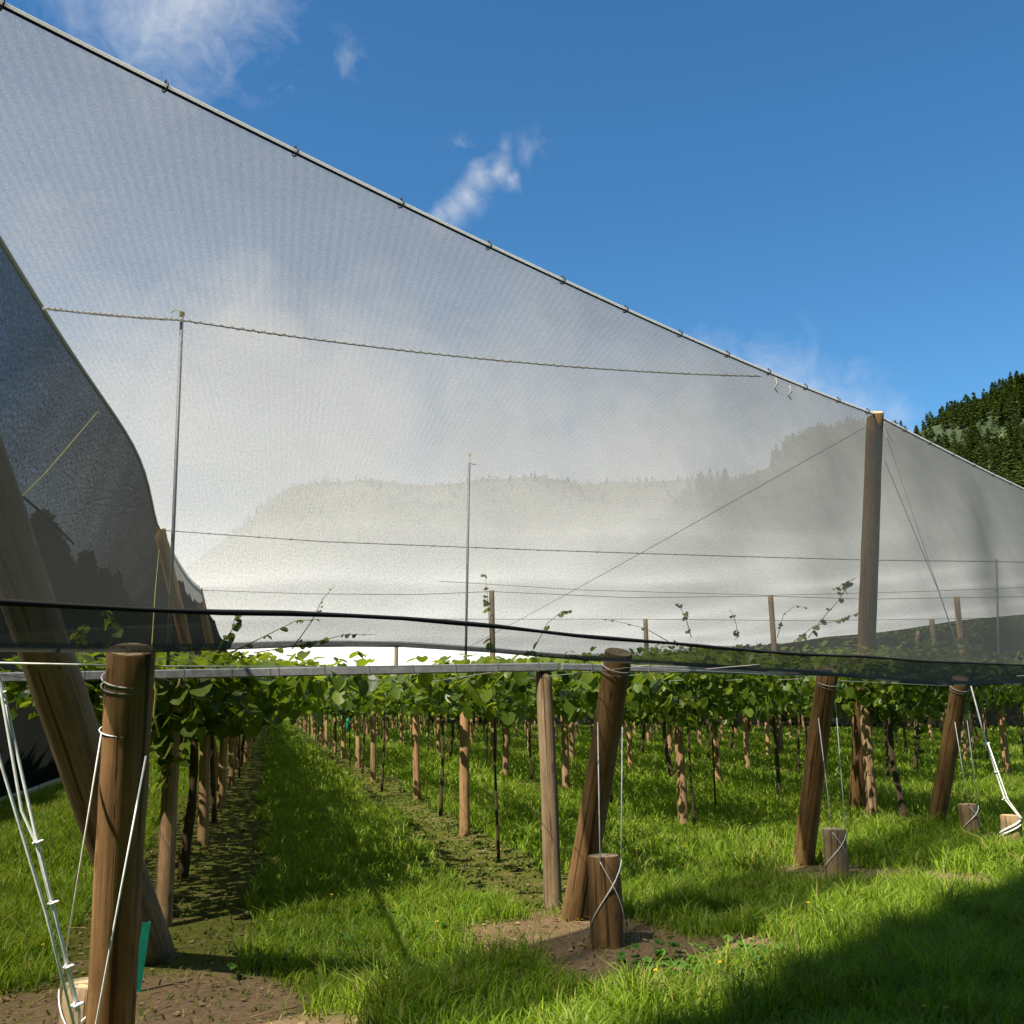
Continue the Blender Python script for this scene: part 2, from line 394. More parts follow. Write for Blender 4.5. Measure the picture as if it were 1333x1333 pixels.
# ------------------------------------------------------------------ grass
def blades(x, y, h, w, lean_):
    n = len(x); z = gheight(x, y) - .01
    an = rng.random(n) * 2 * PI; ca, sa = np.cos(an), np.sin(an)
    la = rng.random(n) * 2 * PI; lx, ly = np.cos(la) * lean_ * h, np.sin(la) * lean_ * h
    V = np.zeros((n, 5, 3))
    V[:, 0] = np.stack([x - ca * w, y - sa * w, z], 1); V[:, 1] = np.stack([x + ca * w, y + sa * w, z], 1)
    V[:, 2] = np.stack([x - ca * w * .75 + lx * .3, y - sa * w * .75 + ly * .3, z + h * .55], 1)
    V[:, 3] = np.stack([x + ca * w * .75 + lx * .3, y + sa * w * .75 + ly * .3, z + h * .55], 1)
    V[:, 4] = np.stack([x + lx, y + ly, z + h * (1 - .3 * lean_)], 1)
    return V.reshape(-1, 3)
def sample(y0, y1, n, margin=1.2):
    y = np.sqrt(rng.random(n) * (y1 * y1 - y0 * y0) + y0 * y0); x = (rng.random(n) * 2 - 1) * (y * .56 + margin)
    return x, y
GVS, MVS, DVS = [], [], []
for (y0, y1, n, hw, hh) in ((3.3, 9, 200000, .0044, .18), (9, 18, 220000, .007, .18), (18, 40, 200000, .014, .18), (40, 130, 150000, .04, .17)):
    x, y = sample(y0, y1, n)
    s, d = soilmask(x, y); ins = inside(x, y)
    clump = fbm(x, y, 1.6); tall = fbm(x + 90, y + 20, .45)
    keep = rng.random(n) < np.clip(1 - np.maximum(s, d) * 1.03, .0, 1) * np.clip(.45 + clump * 1.1, 0, 1)
    x, y, clump, tall = x[keep], y[keep], clump[keep], tall[keep]
    h = hh * (.35 + rng.random(len(x)) * .75) * (.45 + clump * 1.1) * (.6 + .8 * tall) * (.5 + 1.0 * vnoise(x, y, 6.5))
    dr = rng.random(len(x)) < .05 + .06 * (fbm(x + 11, y + 70, .9) > .6)
    for sel, bag in ((~dr, GVS), (dr, DVS)):
        n_ = int(sel.sum()); bag.append(blades(x[sel], y[sel], h[sel] * (1.0 if bag is GVS else 1.12), hw * (.6 + .8 * rng.random(n_)), .25 + .75 * rng.random(n_)))
    m = int(n * .06); xd, yd = sample(y0, y1, m); s_, d_ = soilmask(xd, yd); kd = d_ > .3; xd, yd = xd[kd], yd[kd]
    DVS.append(blades(xd, yd, hh * (.1 + .4 * rng.random(len(xd))), hw * .8 * np.ones(len(xd)), .8 + .9 * rng.random(len(xd))))
    m = int(n * .5); x, y = sample(y0, y1, m); s, d = soilmask(x, y)
    cl = fbm(x + 50, y, 2.6)
    keep = rng.random(m) < np.where(d > .2, .05, s * np.clip((cl - .30) * 3.2, .12, 1) * np.where(np.abs(x * CX.x + y * CX.y - C0) < 1.2, .22, 1.0))
    x, y = x[keep], y[keep]
    MVS.append(blades(x, y, hh * (.12 + .25 * rng.random(len(x))), hw * 1.9, .6 + .8 * rng.random(len(x))))
def blade_obj(name, vs, mat, label, cat):
    V = np.concatenate(vs); n = len(V) // 5; b = np.arange(n)[:, None] * 5
    me = npmesh(name, V, [b + np.array([0, 1, 3, 2]), b + np.array([2, 3, 4])], mat, False)
    return tag(link(name, me), label, cat, kind='stuff')
blade_obj('grass', GVS, GRASS, 'bright green grass growing in the lanes and on the headland', 'grass')
blade_obj('clover', MVS, MOSSG, 'low mossy sprigs on the strips under the vine rows', 'ground cover')
blade_obj('dry_grass', DVS, DRYG, 'yellowed dry stalks mixed through the green grass', 'grass')
# broad leaved weeds and dry bits on the soil
wb = MB()
for (px, py, n, r) in ((870, 1262, 46, .32), (930, 1275, 40, .3), (985, 1250, 26, .25), (640, 1190, 22, .3), (505, 1200, 26, .3), (840, 1150, 30, .35), (900, 1150, 20, .3), (560, 1225, 22, .3), (450, 1240, 16, .3), (910, 1030, 30, .5), (1010, 1000, 24, .6), (330, 1260, 14, .25), (400, 1160, 22, .4), (700, 1040, 20, .5), (60, 1130, 20, .4), (110, 1190, 14, .3)):
    g0 = gr(px, py)
    for k in range(n):
        a_ = RD.random() * 2 * PI; q = math.sqrt(RD.random()) * r
        pp = Vector((g0.x + math.cos(a_) * q, g0.y + math.sin(a_) * q, 0)); pp.z = float(gheight(pp.x, pp.y)) + .02 + RD.random() * .09
        for j in range(3):
            b_ = RD.random() * 2 * PI
            wb.leaf(pp, RD.uniform(.022, .05), (math.cos(b_) * .5, math.sin(b_) * .5, 1), (math.cos(b_), math.sin(b_), .25))
tag(wb.build('weeds', WEED), 'broad leaved weeds scattered through the lane grass', 'weeds', kind='stuff')
fb = MB()
for k in range(70):
    y = math.sqrt(RD.random() * (150 - 20) + 20); x = RD.uniform(-.5, .5) * y; s_, d_ = soilmask(np.array([x]), np.array([y]))
    if max(s_[0], d_[0]) > .3: continue
    z = float(gheight(x, y)) + RD.uniform(.12, .2); fb.tube([(x, y, 0), (x + .01, y, z)], .0018, 4, True, 0)
    for j in range(6): fb.leaf((x + .01, y, z), .014, (math.cos(j) * .3, math.sin(j) * .3, 1), (math.cos(j * 1.05), math.sin(j * 1.05), .1), 1)
tag(fb.build('wildflowers', [CANE, plain('yellow_petal', (.7, .55, .03), .6) if True else None]), 'small yellow flowers dotted in the lane grass', 'flowers', kind='stuff')
lb = MB()
for k in range(5200):
    y = math.sqrt(RD.random() * (200 - 14) + 14); x = RD.uniform(-.56, .56) * y
    s, d = soilmask(np.array([x]), np.array([y]))
    if max(s[0], d[0]) < .4: continue
    a_ = RD.random() * 2 * PI; L = RD.choice((.012, .018, .022, .03, .035, .09)); z = float(gheight(x, y)) + .012
    if L > .08:
        q_ = RD.uniform(.04, .13) if RD.random() < .85 else RD.uniform(.15, .28); e = Vector((math.cos(a_) * q_, math.sin(a_) * q_, RD.uniform(0, .015)))
        lb.tube([(x, y, z), Vector((x, y, z)) + e * .5 + Vector((0, 0, .006)), Vector((x, y, z)) + e], RD.uniform(.0015, .004), 4)
    else: lb.leaf((x, y, z), L, (RD.uniform(-.3, .3), RD.uniform(-.3, .3), 1), (math.cos(a_), math.sin(a_), 0))
tag(lb.build('leaf_litter', LITTER), 'dry leaf scraps and twigs lying on the bare soil', 'litter', kind='stuff')

# ------------------------------------------------------------------ timber posts
def post_mesh(name, L, r0, r1, mat, n=16, bury=.15, cut=True, rings=14):
    mb = MB(); bx, by = RD.uniform(-.012, .012), RD.uniform(-.012, .012)
    ph = RD.uniform(0, 6)
    pts, rad = [], []
    for i in range(rings + 1):
        t = i / rings; z = -bury + (L + bury) * t
        pts.append((bx * math.sin(t * 3 + ph), by * math.sin(t * 4 + ph), z)); rad.append((r0 + (r1 - r0) * t) * (1 + RD.uniform(-.02, .02)))
    pts.append((pts[-1][0], pts[-1][1], L + .006)); rad.append(rad[-1] * .93)
    mb.tube(pts, rad, n, True, 0, .018)
    if cut: mb.m[-1] = 1
    me = mb.mesh(name, [mat, W_CUT] if cut else mat)
    for p_ in list(me.polygons)[-1:]: p_.use_smooth = False
    return me
def orient(o, base, top, spin=0.0):
    z = (top - base).normalized(); x = Vector((1, 0, 0)); x = (x - z * x.dot(z)).normalized(); y = z.cross(x)
    m = Matrix((x, y, z)).transposed().to_4x4(); o.matrix_world = Matrix.Translation(base) @ m @ Matrix.Rotation(spin, 4, 'Z')

ORD = ['first', 'second', 'third', 'fourth', 'fifth', 'sixth', 'seventh', 'eighth', 'ninth', 'tenth', 'eleventh', 'twelfth']
# end posts that lean outward
EL = ['big brown leaning end post wrapped with wire in the left foreground', 'brown leaning end post behind the tall stump tied with two straight wires',
      'brown leaning end post left of the dark tall net post', 'brown leaning end post with a faint painted 19 near its foot',
      'brown leaning end post cut off by the right edge of the picture']
for i in range(5):
    b, t = post_base[i], post_top[i]; L = (t - b).length
    root = empty('end_post', b); tag(root, EL[i], 'post', 'leaning end posts along the net wall')
    bpy.context.view_layer.update()
    w = link('timber', post_mesh('timber', L, .098 if i else .1, .094, W_BROWN, 20))
    orient(w, b, t, i * 1.3); mw = w.matrix_world.copy(); w.parent = root; w.matrix_parent_inverse = Matrix.Translation(b).inverted(); w.matrix_world = mw
    ax = (t - b).normalized()
    for j, (dz, rr) in enumerate(((.12, .003), (.15, .0035), (.34, .0028)) if i == 0 else ((.10, .003), (.13, .003))):
        wb_ = MB(); c_ = t - ax * dz
        wb_.torus((0, 0, 0), (ax + Vector((RD.uniform(-.12, .12), RD.uniform(-.12, .12), 0))).normalized(), .1, rr, 28, 6)
        o = wb_.build('wire_band', WIRE if j != 1 else DWIRE, root); o.location = c_ - b
    if i == 3:
        fc = bpy.data.curves.new('painted_number', 'FONT'); fc.body = '19'; fc.size = .115; fc.align_x = 'CENTER'; fc.align_y = 'CENTER'; fc.extrude = .0015
        tmp = bpy.data.objects.new('tmp', fc); COL.objects.link(tmp); bpy.context.view_layer.update()
        me = bpy.data.meshes.new_from_object(tmp.evaluated_get(bpy.context.evaluated_depsgraph_get())); COL.objects.unlink(tmp); bpy.data.objects.remove(tmp)
        me.materials.clear(); me.materials.append(PAINT)
        o = link('painted_number', me, root); q = b + ax * .37; toc = (CAM - q); toc = (toc - ax * toc.dot(ax)).normalized()
        xx = ax.cross(toc); mm = Matrix((xx, ax, toc)).transposed().to_4x4(); o.matrix_world = Matrix.Translation(-b + q + toc * .096 - b + b) @ mm
        for v in me.vertices:                           # lettering follows the round of the post
            v.co.z -= .096 - math.sqrt(max(.0001, .096 ** 2 - v.co.x ** 2))

# row posts on their grid
pvar = [post_mesh('pergola_post', 1.78, .064, .056, W_TAN, 14, .15, True) for _ in range(3)] + [post_mesh('pergola_post', 1.78, .07, .064, W_MID, 14)]
ROWN = ['the left row beside the dark lane', 'the row right of the front lane', 'the third row from the left', 'the fourth row from the left', 'the fifth row from the left',
        'the sixth row from the left', 'the seventh row from the left', 'the eighth row from the left', 'the ninth row from the left', 'the tenth row from the left', 'the eleventh row from the left']
def row_end(c): return 37.1 + .875 * (32.0 - c) / .483 - 1.2 if c > 10.6 else 999
NSTART = [0, 0, 1, 1, 2, 2, 3, 4, 4, 4, 4]
count = 0; row_posts = {}
for k in range(11):
    for n in range(NSTART[k], 23):
        if A0 + DA * n > row_end(C0 + DC * k): break
        base = AC(A0 + DA * n, C0 + DC * k)
        if n == 0 and k == 0: base = gr(212, 1206)
        if n == 0 and k == 1: base = gr(720, 1183)
        if n == 1 and k == 1: base = gr(605, 1088)
        if n == 2 and k == 1: base = gr(543, 1042)
        if n == 1 and k == 2: base = gr(890, 1076)
        if n == 1 and k == 3: base = gr(1136, 1068)
        if n == 2 and k == 5: base = gr(1312, 1011)
        if abs(base.x) > base.y * .56 + 1.0: continue
        if n > 3: base += Vector((RD.uniform(-.07, .07), RD.uniform(-.1, .1), 0))
        o = link('pergola_post', pvar[3 if (k, n) in ((1, 0), (3, 1)) else RD.randrange(3)])
        sc = RD.uniform(.93, 1.12) if n > 1 else 1.0
        o.location = base; o.rotation_euler = (RD.uniform(-.02, .02), RD.uniform(-.02, .02), RD.uniform(0, 6)); o.scale = (sc, sc, 1)
        q = n - NSTART[k]
        if (k, n) == (1, 0): lab = 'upright wooden pergola post standing just left of the middle leaning end post'
        elif (k, n) == (5, 2): lab = 'slim grey pergola post with a white cap near the right edge'
        elif q < 10: lab = f'{ORD[q]} wooden pergola post from the front in {ROWN[k]}'
        else: lab = f'tiny far wooden pergola post past the tenth in {ROWN[k]}'
        tag(o, lab, 'post', f'pergola posts of {ROWN[k]}')
        row_posts[(k, n)] = base; count += 1
        if (k, n) == (5, 2):
            cb = MB(); cb.tube([(0, 0, 1.77), (0, 0, 1.82), (0, 0, 1.85)], [.06, .055, .02], 14)
            cb.build('cap', WHITE, o)

# tall posts carrying the net
def tall(b, t, r0, r1, lab, mat=W_GREY):
    o = link('net_post', post_mesh('net_post', (t - b).length, r0, r1, mat, 18, .15, True, 22)); orient(o, b, t, RD.uniform(0, 6))
    return tag(o, lab, 'post', 'tall posts holding up the net')
tall(A_base, A_top, .145, .115, 'thick weathered post leaning left behind the front end post, widest of all', W_MID)
tall(gr(1117, 1058), CBT + Vector((0, 0, .04)), .13, .095, 'tall dark net post rising to the net peak right of centre', W_BROWN)
Bb = B_top - lean * 4.66; Bb.z = 0; tall(Bb, B_top + Vector((0, 0, .03)), .12, .10, 'leaning tall net post left of the white net, nearer of the two', W_TAN)
Cb_ = C_top - lean * 4.8; Cb_.z = 0; tall(Cb_, C_top + Vector((0, 0, .03)), .14, .11, 'leaning tall net post left of the white net, further of the two', W_TAN)
for (px, py, Y, r, lab) in ((640, 769, 29, .085, 'slim net post left of centre with a vine shoot beside it'), (1003, 775, 29, .085, 'slim net post showing above the canopy left of the tall dark post'),
                            (1245, 777, 29, .09, 'slim net post showing above the canopy right of the tall dark post'), (1213, 806, 40, .11, 'shorter distant net post beside the dark right hedge'),
                            (840, 806, 40, .10, 'distant net post above the canopy between centre and the tall dark post'), (516, 833, 62, .13, 'far short net post above the canopy left of centre'),
                            (1195, 822, 46, .10, 'far leaning net post seen against the dark right hedge')):
    t = at(px, py, Y); b = Vector((t.x, t.y, 0))
    if py == 822: b += Vector((-.5, .8, 0))
    tall(b, t, r, r * .9, lab)

# stumps (wire anchors)
st_h = [.37, .55, .40, .33, .30]; st_r = [.11, .105, .10, .098, .098]
SL = ['short anchor stump at the bottom left under the white strainer wires', 'tallest anchor stump in front of the middle leaning end post, wires round it', 'grey anchor stump in front of the leaning post left of the dark tall post',
      'small anchor stump beside the leaning post marked 19', 'anchor stump at the right edge under the silver strainer wire']
for i, b in enumerate(STUMPS):
    o = link('anchor_stump', post_mesh('anchor_stump', st_h[i], st_r[i] * 1.04, st_r[i], W_GREY if i != 1 else W_BROWN, 22, .1, True, 6)); o.location = b; o.rotation_euler = (RD.uniform(-.03, .03), RD.uniform(-.03, .03), i)
    tag(o, SL[i], 'stump', 'anchor stumps in front of the leaning end posts')

# guy wires from each leaning post down round its stump
def spiral(b, h, r, s, e, z0, z1, n=18):
    return [Vector((b.x + math.cos(s + (e - s) * i / n) * r, b.y + math.sin(s + (e - s) * i / n) * r, b.z + z0 + (z1 - z0) * i / n)) for i in range(n + 1)]
GL = ['pair of pale guy wires from the front left end post to its stump', 'two parallel pale guy wires looped round the tallest stump', 'pale guy wire loop round the grey stump left of the dark tall post', 'thin guy wire loop round the small stump beside post 19']
starts = [((132, 955), (189, 986)), ((778, 940), (810, 946)), ((1063, 915), (1088, 918)), ((1243, 940), (1258, 930))]
for i in range(4):
    b = STUMPS[i]; mb = MB(); r_ = st_r[i] + .006
    Y = post_top[i].y + .05
    ax = post_top[i] - post_base[i]
    for j in (0, 1):
        p0 = at(*starts[i][j], post_top[i].y + .12)
        sgn = -1 if j == 0 else 1
        side = Vector((b.x + sgn * r_ * (.35 if j == 0 and i else .93), b.y - r_ * (.93 if j == 0 and i else .3), st_h[i] * .97))
        sa_ = math.atan2(side.y - b.y, side.x - b.x)
        if i == 0 and j == 1: mb.tube([at(190, 984, 4.12), at(157, 1160, 4.10), at(124, 1338, 4.2), at(117, 1378, 4.3)], .004, 6)
        else: mb.tube([p0, p0.lerp(side, .5), side], .0042 if i else .0035, 6)
        if j == 1: mb.tube(spiral(b, 0, r_, sa_, sa_ - 2.5, st_h[i] * .97, st_h[i] * .25), .0042, 6)
        else: mb.tube(spiral(b, 0, r_, sa_, sa_ + 2.0, st_h[i] * .97, st_h[i] * .22), .0036, 6)
    tag(mb.build('guy_wire', WIRE), GL[i], 'wire', 'guy wires tying the end posts to stumps')

def strainer(pts_list, clips, lab):
    root = empty('strainer_cable', pts_list[0][0][0]); o0 = Vector(pts_list[0][0][0]); tag(root, lab, 'cable', 'strainer cables anchoring the tall net posts')
    for pts, r in pts_list: MB().tube([Vector(p) - o0 for p in pts], r, 7).build('strand', WIRE, root)
    for (p, d_, s) in clips:
        cb = MB(); q = Vector(p) - o0; side = Vector((.95, -.3, .25)).normalized()
        cb.torus(q, d_, .013 * s, .004 * s, 12, 5); cb.tube([q - side * .022 * s, q + side * .026 * s], .005 * s, 6)
        cb.build('cable_clamp', WIRE, root)
e1 = STUMPS[0]; top1 = at(-70, 640, 3.75)
low = at(100, 1316, 4.0); w0 = [at(-30, 780, 3.8), at(2, 905, 3.82), at(28, 1055, 3.88), at(47, 1098, 3.9), low]
w1 = [at(-22, 800, 3.82), at(4, 900, 3.84), at(49, 1098, 3.9), at(103, 1316, 4.0), STUMPS[0] + Vector((.02, -.11, .2))]
w2 = [at(-40, 840, 3.7), at(0, 990, 3.78), at(60, 1190, 3.9), at(96, 1333, 3.97), STUMPS[0] + Vector((-.01, -.115, .15))]
strainer([(w0, .0055), (w1, .006), (w2, .0055)], [(at(49, 1096, 3.89), w1[2] - w1[3], 1), (at(69, 1175, 3.92), w1[2] - w1[3], 1), (at(89, 1258, 3.96), w1[2] - w1[3], 1), (at(2, 902, 3.83), w1[1] - w1[2], .8), (at(99, 1308, 3.985), w1[2] - w1[3], 1.3)],
         'bright white strainer cable of three strands at the left foreground')
b5 = STUMPS[4]; sd = b5 + Vector((.07, -.09, .28)); stt = at(1150, 556, 12.0)
q1 = stt.lerp(sd, .50)
s2 = [at(1264, 893, 10.8), at(1284, 968, 10.8), at(1296, 1005, 10.9), at(1308, 1040, 10.85), sd]
strainer([([stt, s2[0]], .0042), (s2, .008), ([s2[1] + Vector((.01, -.02, 0)), s2[3] + Vector((.02, -.02, .0)), sd + Vector((.01, -.01, 0))], .007), (spiral(b5, 0, st_r[4] + .01, -.9, -3.4, .26, .12), .010), (spiral(b5, 0, st_r[4] + .012, -.9, -3.5, .22, .08), .008)],
         [(s2[1], s2[1] - s2[2], 1.4), (s2[2], s2[2] - s2[3], 1.4), (s2[3], s2[3] - s2[4], 1.4)], 'silver strainer cable from the tall dark post to the right edge stump')
tag(MB().tube([at(1152, 600, 11.6), at(1222, 770, 11.3), at(1252, 860, 11.15)], .004, 6).build('stay_wire', DWIRE), 'thin stay wire beside the strainer cable right of the tall post', 'wire')
tag(MB().tube([CBT.lerp(at(556, 868, 30), i_ / 8) + Vector((0, 0, -.06 - .05 * math.sin(PI * i_ / 8))) for i_ in range(9)], .005, 6).build('stay_wire', DWIRE), 'long stay wire slanting down left from the tall dark post', 'wire')
tag(MB().tube([at(128, 535, 9.5), at(60, 615, 8), at(20, 655, 7.4)], .004, 6).build('twine_stay', TWINE), 'yellow twine slanting across the dark left net', 'twine')
tag(MB().tube([at(22, 640, 8.8), at(60, 672, 9.6), at(96, 708, 10.4)], .012, 6).build('dark_rope', CORD), 'short black rope slanting behind the dark left net', 'rope')
tag(MB().tube([at(207, 715, 17.0), at(202, 770, 14), at(197, 850, 9)], .0045, 6).build('twine_stay', TWINE), 'yellow twine hanging beside the nearer leaning net post', 'twine')

# prop poles standing on the pergola posts
PL = ['galvanised prop pole tied to the first post of the left row', 'galvanised prop pole standing above the second post right of the lane', 'galvanised prop pole near the right edge above the canopy']
for i, (px, py, bx_, by_, Y, r) in enumerate(((237, 406, 217, 905, 7.62, .014), (611, 590, 605, 930, 12.3, .016), (1297, 729, 1301, 890, 21, .02))):
    t, b = at(px, py, Y), at(bx_, by_, Y - .08)
    root = empty('prop_pole', b); tag(root, PL[i], 'pole', 'galvanised poles propping the overhead net')
    MB().tube([(0, 0, 0), (t - b) * .5, t - b], r, 10).build('pipe', GALV, root)
    tb = MB()
    for j in range(3): tb.torus((t - b) * (1 - .002 - j * .004), (t - b) + Vector((RD.uniform(-1, 1), RD.uniform(-1, 1), 0)), r * 1.35, .004, 10, 5)
    tb.tube([(t - b), (t - b) + Vector((-.05, 0, .02)), (t - b) + Vector((-.09, 0, -.005))], .004, 5)
    tb.build('twine_tie', TWINE, root)
    if i == 0:
        MB().tube([(0, 0, .14), (.0, 0, .16)], .024, 10).build('clamp', WHITE, root)
        MB().tube([Vector((0, 0, 0)) + (t - b) * .0, (t - b) * .05], .022, 10).build('sleeve', GALV, root)

# galvanised cross beams of the pergola
def beam(p, q, h, lab, nj):
    d_ = q - p; L = d_.length; root = empty('pergola_beam', p); tag(root, lab, 'beam', 'galvanised beams across the pergola rows')
    x = d_.normalized(); y = Vector((0, 0, 1)).cross(x).normalized(); z = x.cross(y); rot = Matrix((x, y, z)).transposed()
    mb = MB(); mb.box(d_ / 2, (L, .045, h), 0, rot); o = mb.build('rail', GALV, root, False)
    bv = o.modifiers.new('bevel', 'BEVEL'); bv.width = .008; bv.segments = 2
    for j in range(nj):
        jb = MB(); jb.box(d_ * ((j + .5) / nj), (.006, .053, h + .008), 0, rot); jb.build('joint_band', DWIRE, root, False)
bl = at(-60, 883, 6.9); bm_ = at(726, 868, 8.0); br = at(1082, 876, 8.85)
beam(bl, bm_, .066, 'long grey galvanised beam from the left edge to the middle leaning post', 13)
beam(bm_ + (br - bm_) * .012, br, .055, 'grey galvanised beam right of the middle leaning post under the net hem', 5)
beam(at(1172, 896, 17.5), at(1350, 896, 19.3), .075, 'grey galvanised beam behind the leaning post marked 19', 4)
beam(at(742, 893, 26), at(640, 900, 24.5), .06, 'small far galvanised beam under the canopy near the centre', 2)

# training wires
tag(MB().tube([at(-60, 862, 3.9), at(0, 863, 3.95), at(138, 866, 4.02)], .0045, 6).build('training_wire', WIRE), 'bright wire stretched from the left edge to the front end post', 'wire')
tag(MB().tube([at(195, 867, 4.15), at(420, 868, 5.0), at(640, 866, 6.2), at(790, 868, 6.95)], .0028, 6).build('training_wire', WIRE), 'thin wire running above the grey beam between the two front end posts', 'wire')
tag(MB().tube([at(815, 868, 6.95), at(930, 874, 7.9), at(1066, 882, 9.1)], .003, 6).build('training_wire', WIRE), 'thin wire between the second and third leaning end posts', 'wire')
tag(MB().tube([at(1090, 886, 9.2), at(1236, 893, 11.3)], .003, 6).build('training_wire', WIRE), 'thin wire between the third and fourth leaning end posts', 'wire')
for k in range(11):
    a1 = A0 + DA * NSTART[k] - (2.4 if k < 5 else 0)
    mb = MB()
    for dc in (-.7, .0, .7): mb.tube([AC(a1, C0 + DC * k + dc * (.2 if k > 9 else 1), 1.74), AC(min(106, row_end(C0 + DC * k)), C0 + DC * k + dc, 1.74)], .0025, 5)
    tag(mb.build('row_wires', DWIRE), f'straight trellis wires running along {ROWN[k]}', 'wires', 'trellis wires along the rows')

# ------------------------------------------------------------------ nets
def sheet(name, rows, mat, parent=None, uvscale=1.0):
    nr, nc = len(rows), len(rows[0])
    V = np.array([[tuple(p) for p in r] for r in rows]).reshape(-1, 3)
    ii = np.arange(nr * nc).reshape(nr, nc)
    f = np.stack([ii[:-1, :-1].ravel(), ii[:-1, 1:].ravel(), ii[1:, 1:].ravel(), ii[1:, :-1].ravel()], 1)
    me = npmesh(name, V, [f], mat)
    uvl = me.uv_layers.new(name='UVMap'); G = V.reshape(nr, nc, 3)
    du = np.concatenate([[0], np.cumsum(np.linalg.norm(G[0, 1:] - G[0, :-1], axis=1))]) ; dv = np.concatenate([[0], np.cumsum(np.linalg.norm(G[1:, nc // 2] - G[:-1, nc // 2], axis=1))])
    UVv = np.stack(np.meshgrid(du, dv), 2).reshape(-1, 2) * uvscale
    li = np.zeros(len(me.loops), dtype=np.int32); me.loops.foreach_get('vertex_index', li)
    uvl.data.foreach_set('uv', UVv[li].astype(np.float32).ravel())
    return link(name, me, parent)
NC = 150
hem = resample(HEM, NC); rope = resample(ROPE, NC)
cs_ = [(p - HEM[0]).dot(LD) for p in CABLE]
def cable_at(s):
    k = max(0, min(len(cs_) - 2, sum(1 for q in cs_ if q <= s) - 1)); u = (s - cs_[k]) / (cs_[k + 1] - cs_[k]); return CABLE[k].lerp(CABLE[k + 1], u)
topl = [cable_at(max(cs_[0], SPAN(p))) for p in hem]
rows = []
for j in range(25):
    t = j / 24; r_ = []
    for i in range(NC + 1):
        q = topl[i].lerp(rope[i], t); bul = math.sin(PI * t)
        q = q + OUT * (-.07 * bul + .035 * bul * math.sin(i * .35 + t * 3) + .02 * bul * math.sin(i * .9 + t * 9))
        r_.append(q)
    rows.append(r_)
nf = empty('net_wall', hem[40]); tag(nf, 'grey windbreak net wall hanging from the edge cable to the post tops', 'net')
def child(o, par):
    bpy.context.view_layer.update(); mw = o.matrix_world.copy(); o.parent = par; o.matrix_parent_inverse = par.matrix_world.inverted(); o.matrix_world = mw
bpy.context.view_layer.update()
child(sheet('netting', rows, NET_FRONT), nf)
low_rows = [[rope[i].lerp(hem[i], t) + OUT * (.012 * math.sin(i * .5 + 4 * t)) for i in range(NC + 1)] for t in [0, .25, .5, .75, .8]]
child(sheet('skirt', low_rows, NET_SKIRT), nf)
hem_rows = [[rope[i].lerp(hem[i], t) + OUT * (.02 + .01 * math.sin(i * 1.1)) for i in range(NC + 1)] for t in [.80, .9, 1.0]] + [[rope[i].lerp(hem[i], t) + OUT * (-.0 + .012 * math.sin(i * 1.3)) for i in range(NC + 1)] for t in [.98, .82]]
child(sheet('hem', hem_rows, NET_HEM), nf)
child(MB().tube([p + OUT * .012 for p in rope], [.011 + .002 * math.sin(i * 1.7) for i in range(len(rope))], 8).build('hem_rope', CORD), nf)
# edge cable, sleeve and clips
ec = empty('edge_cable', CABLE[0]); tag(ec, 'white edged top cable of the net wall sloping across the sky', 'cable'); bpy.context.view_layer.update()
child(MB().tube([p + Vector((0, 0, .017)) for p in CABLE], .0105, 8).build('sleeve', SLEEVE), ec)
child(MB().tube([p - Vector((0, 0, .001)) for p in CABLE], .008, 8).build('seam', CLIPM), ec)
acc = 0
for i in range(1, len(CABLE)):
    acc += (CABLE[i] - CABLE[i - 1]).length
    if acc > .62:
        acc = 0; q = CABLE[i]; d_ = CABLE[i] - CABLE[i - 1]
        cb = MB(); cb.torus(q + Vector((0, 0, .008)), d_, .027, .005, 12, 5); cb.box(q + Vector((0, 0, .042)), (.010, .010, .022)); child(cb.build('net_clip', CLIPM), ec)
# torn strips of net flapping under the cable
for (px, py, lab) in ((1004, 505, 'small torn strip of net dangling under the edge cable, left one'), (1022, 515, 'small torn strip of net dangling under the edge cable, right one')):
    q = onplane(px, py - 12, CBT, CN) + CN * .05; mb = MB()
    mb.tube([q, q + Vector((.02, .03, -.06)), q + Vector((-.03, -.02, -.11)), q + Vector((.01, .0, -.16))], [.007, .012, .009, .003], 5)
    tag(mb.build('net_scrap', DWIRE), lab, 'net scrap')

# overhead net
CMAX = 33.0
def bstart(c):                                      # point on the cable line at cross position c
    best = None
    for i in range(len(CABLE) - 1):
        c1, c2 = toac(CABLE[i])[1], toac(CABLE[i + 1])[1]
        if c1 <= c <= c2: return CABLE[i].lerp(CABLE[i + 1], (c - c1) / (c2 - c1))
    return CABLE[0] if c < 0 else CABLE[-1]
cA = toac(A_top)[1]
cols_c = np.concatenate([[0], np.linspace(.03, 1, 44)])
avals = np.unique(np.concatenate([np.linspace(0, 1, 90) ** 1.5 * 108] + [[w - A0 for w in WIRES_A]]))
def roof_z(a, c):
    u = (a - WIRES_A[0]) / 12.5
    return 4.66 + .5 * min(1, max(0, (a - 17) / 12)) + .05 * math.sin(c * 1.1) - .11 * abs(math.sin(PI * u)) ** 1.3 - .06 * math.sin(PI * (c - cA) / (CMAX - cA) * 3) ** 2
rows = []
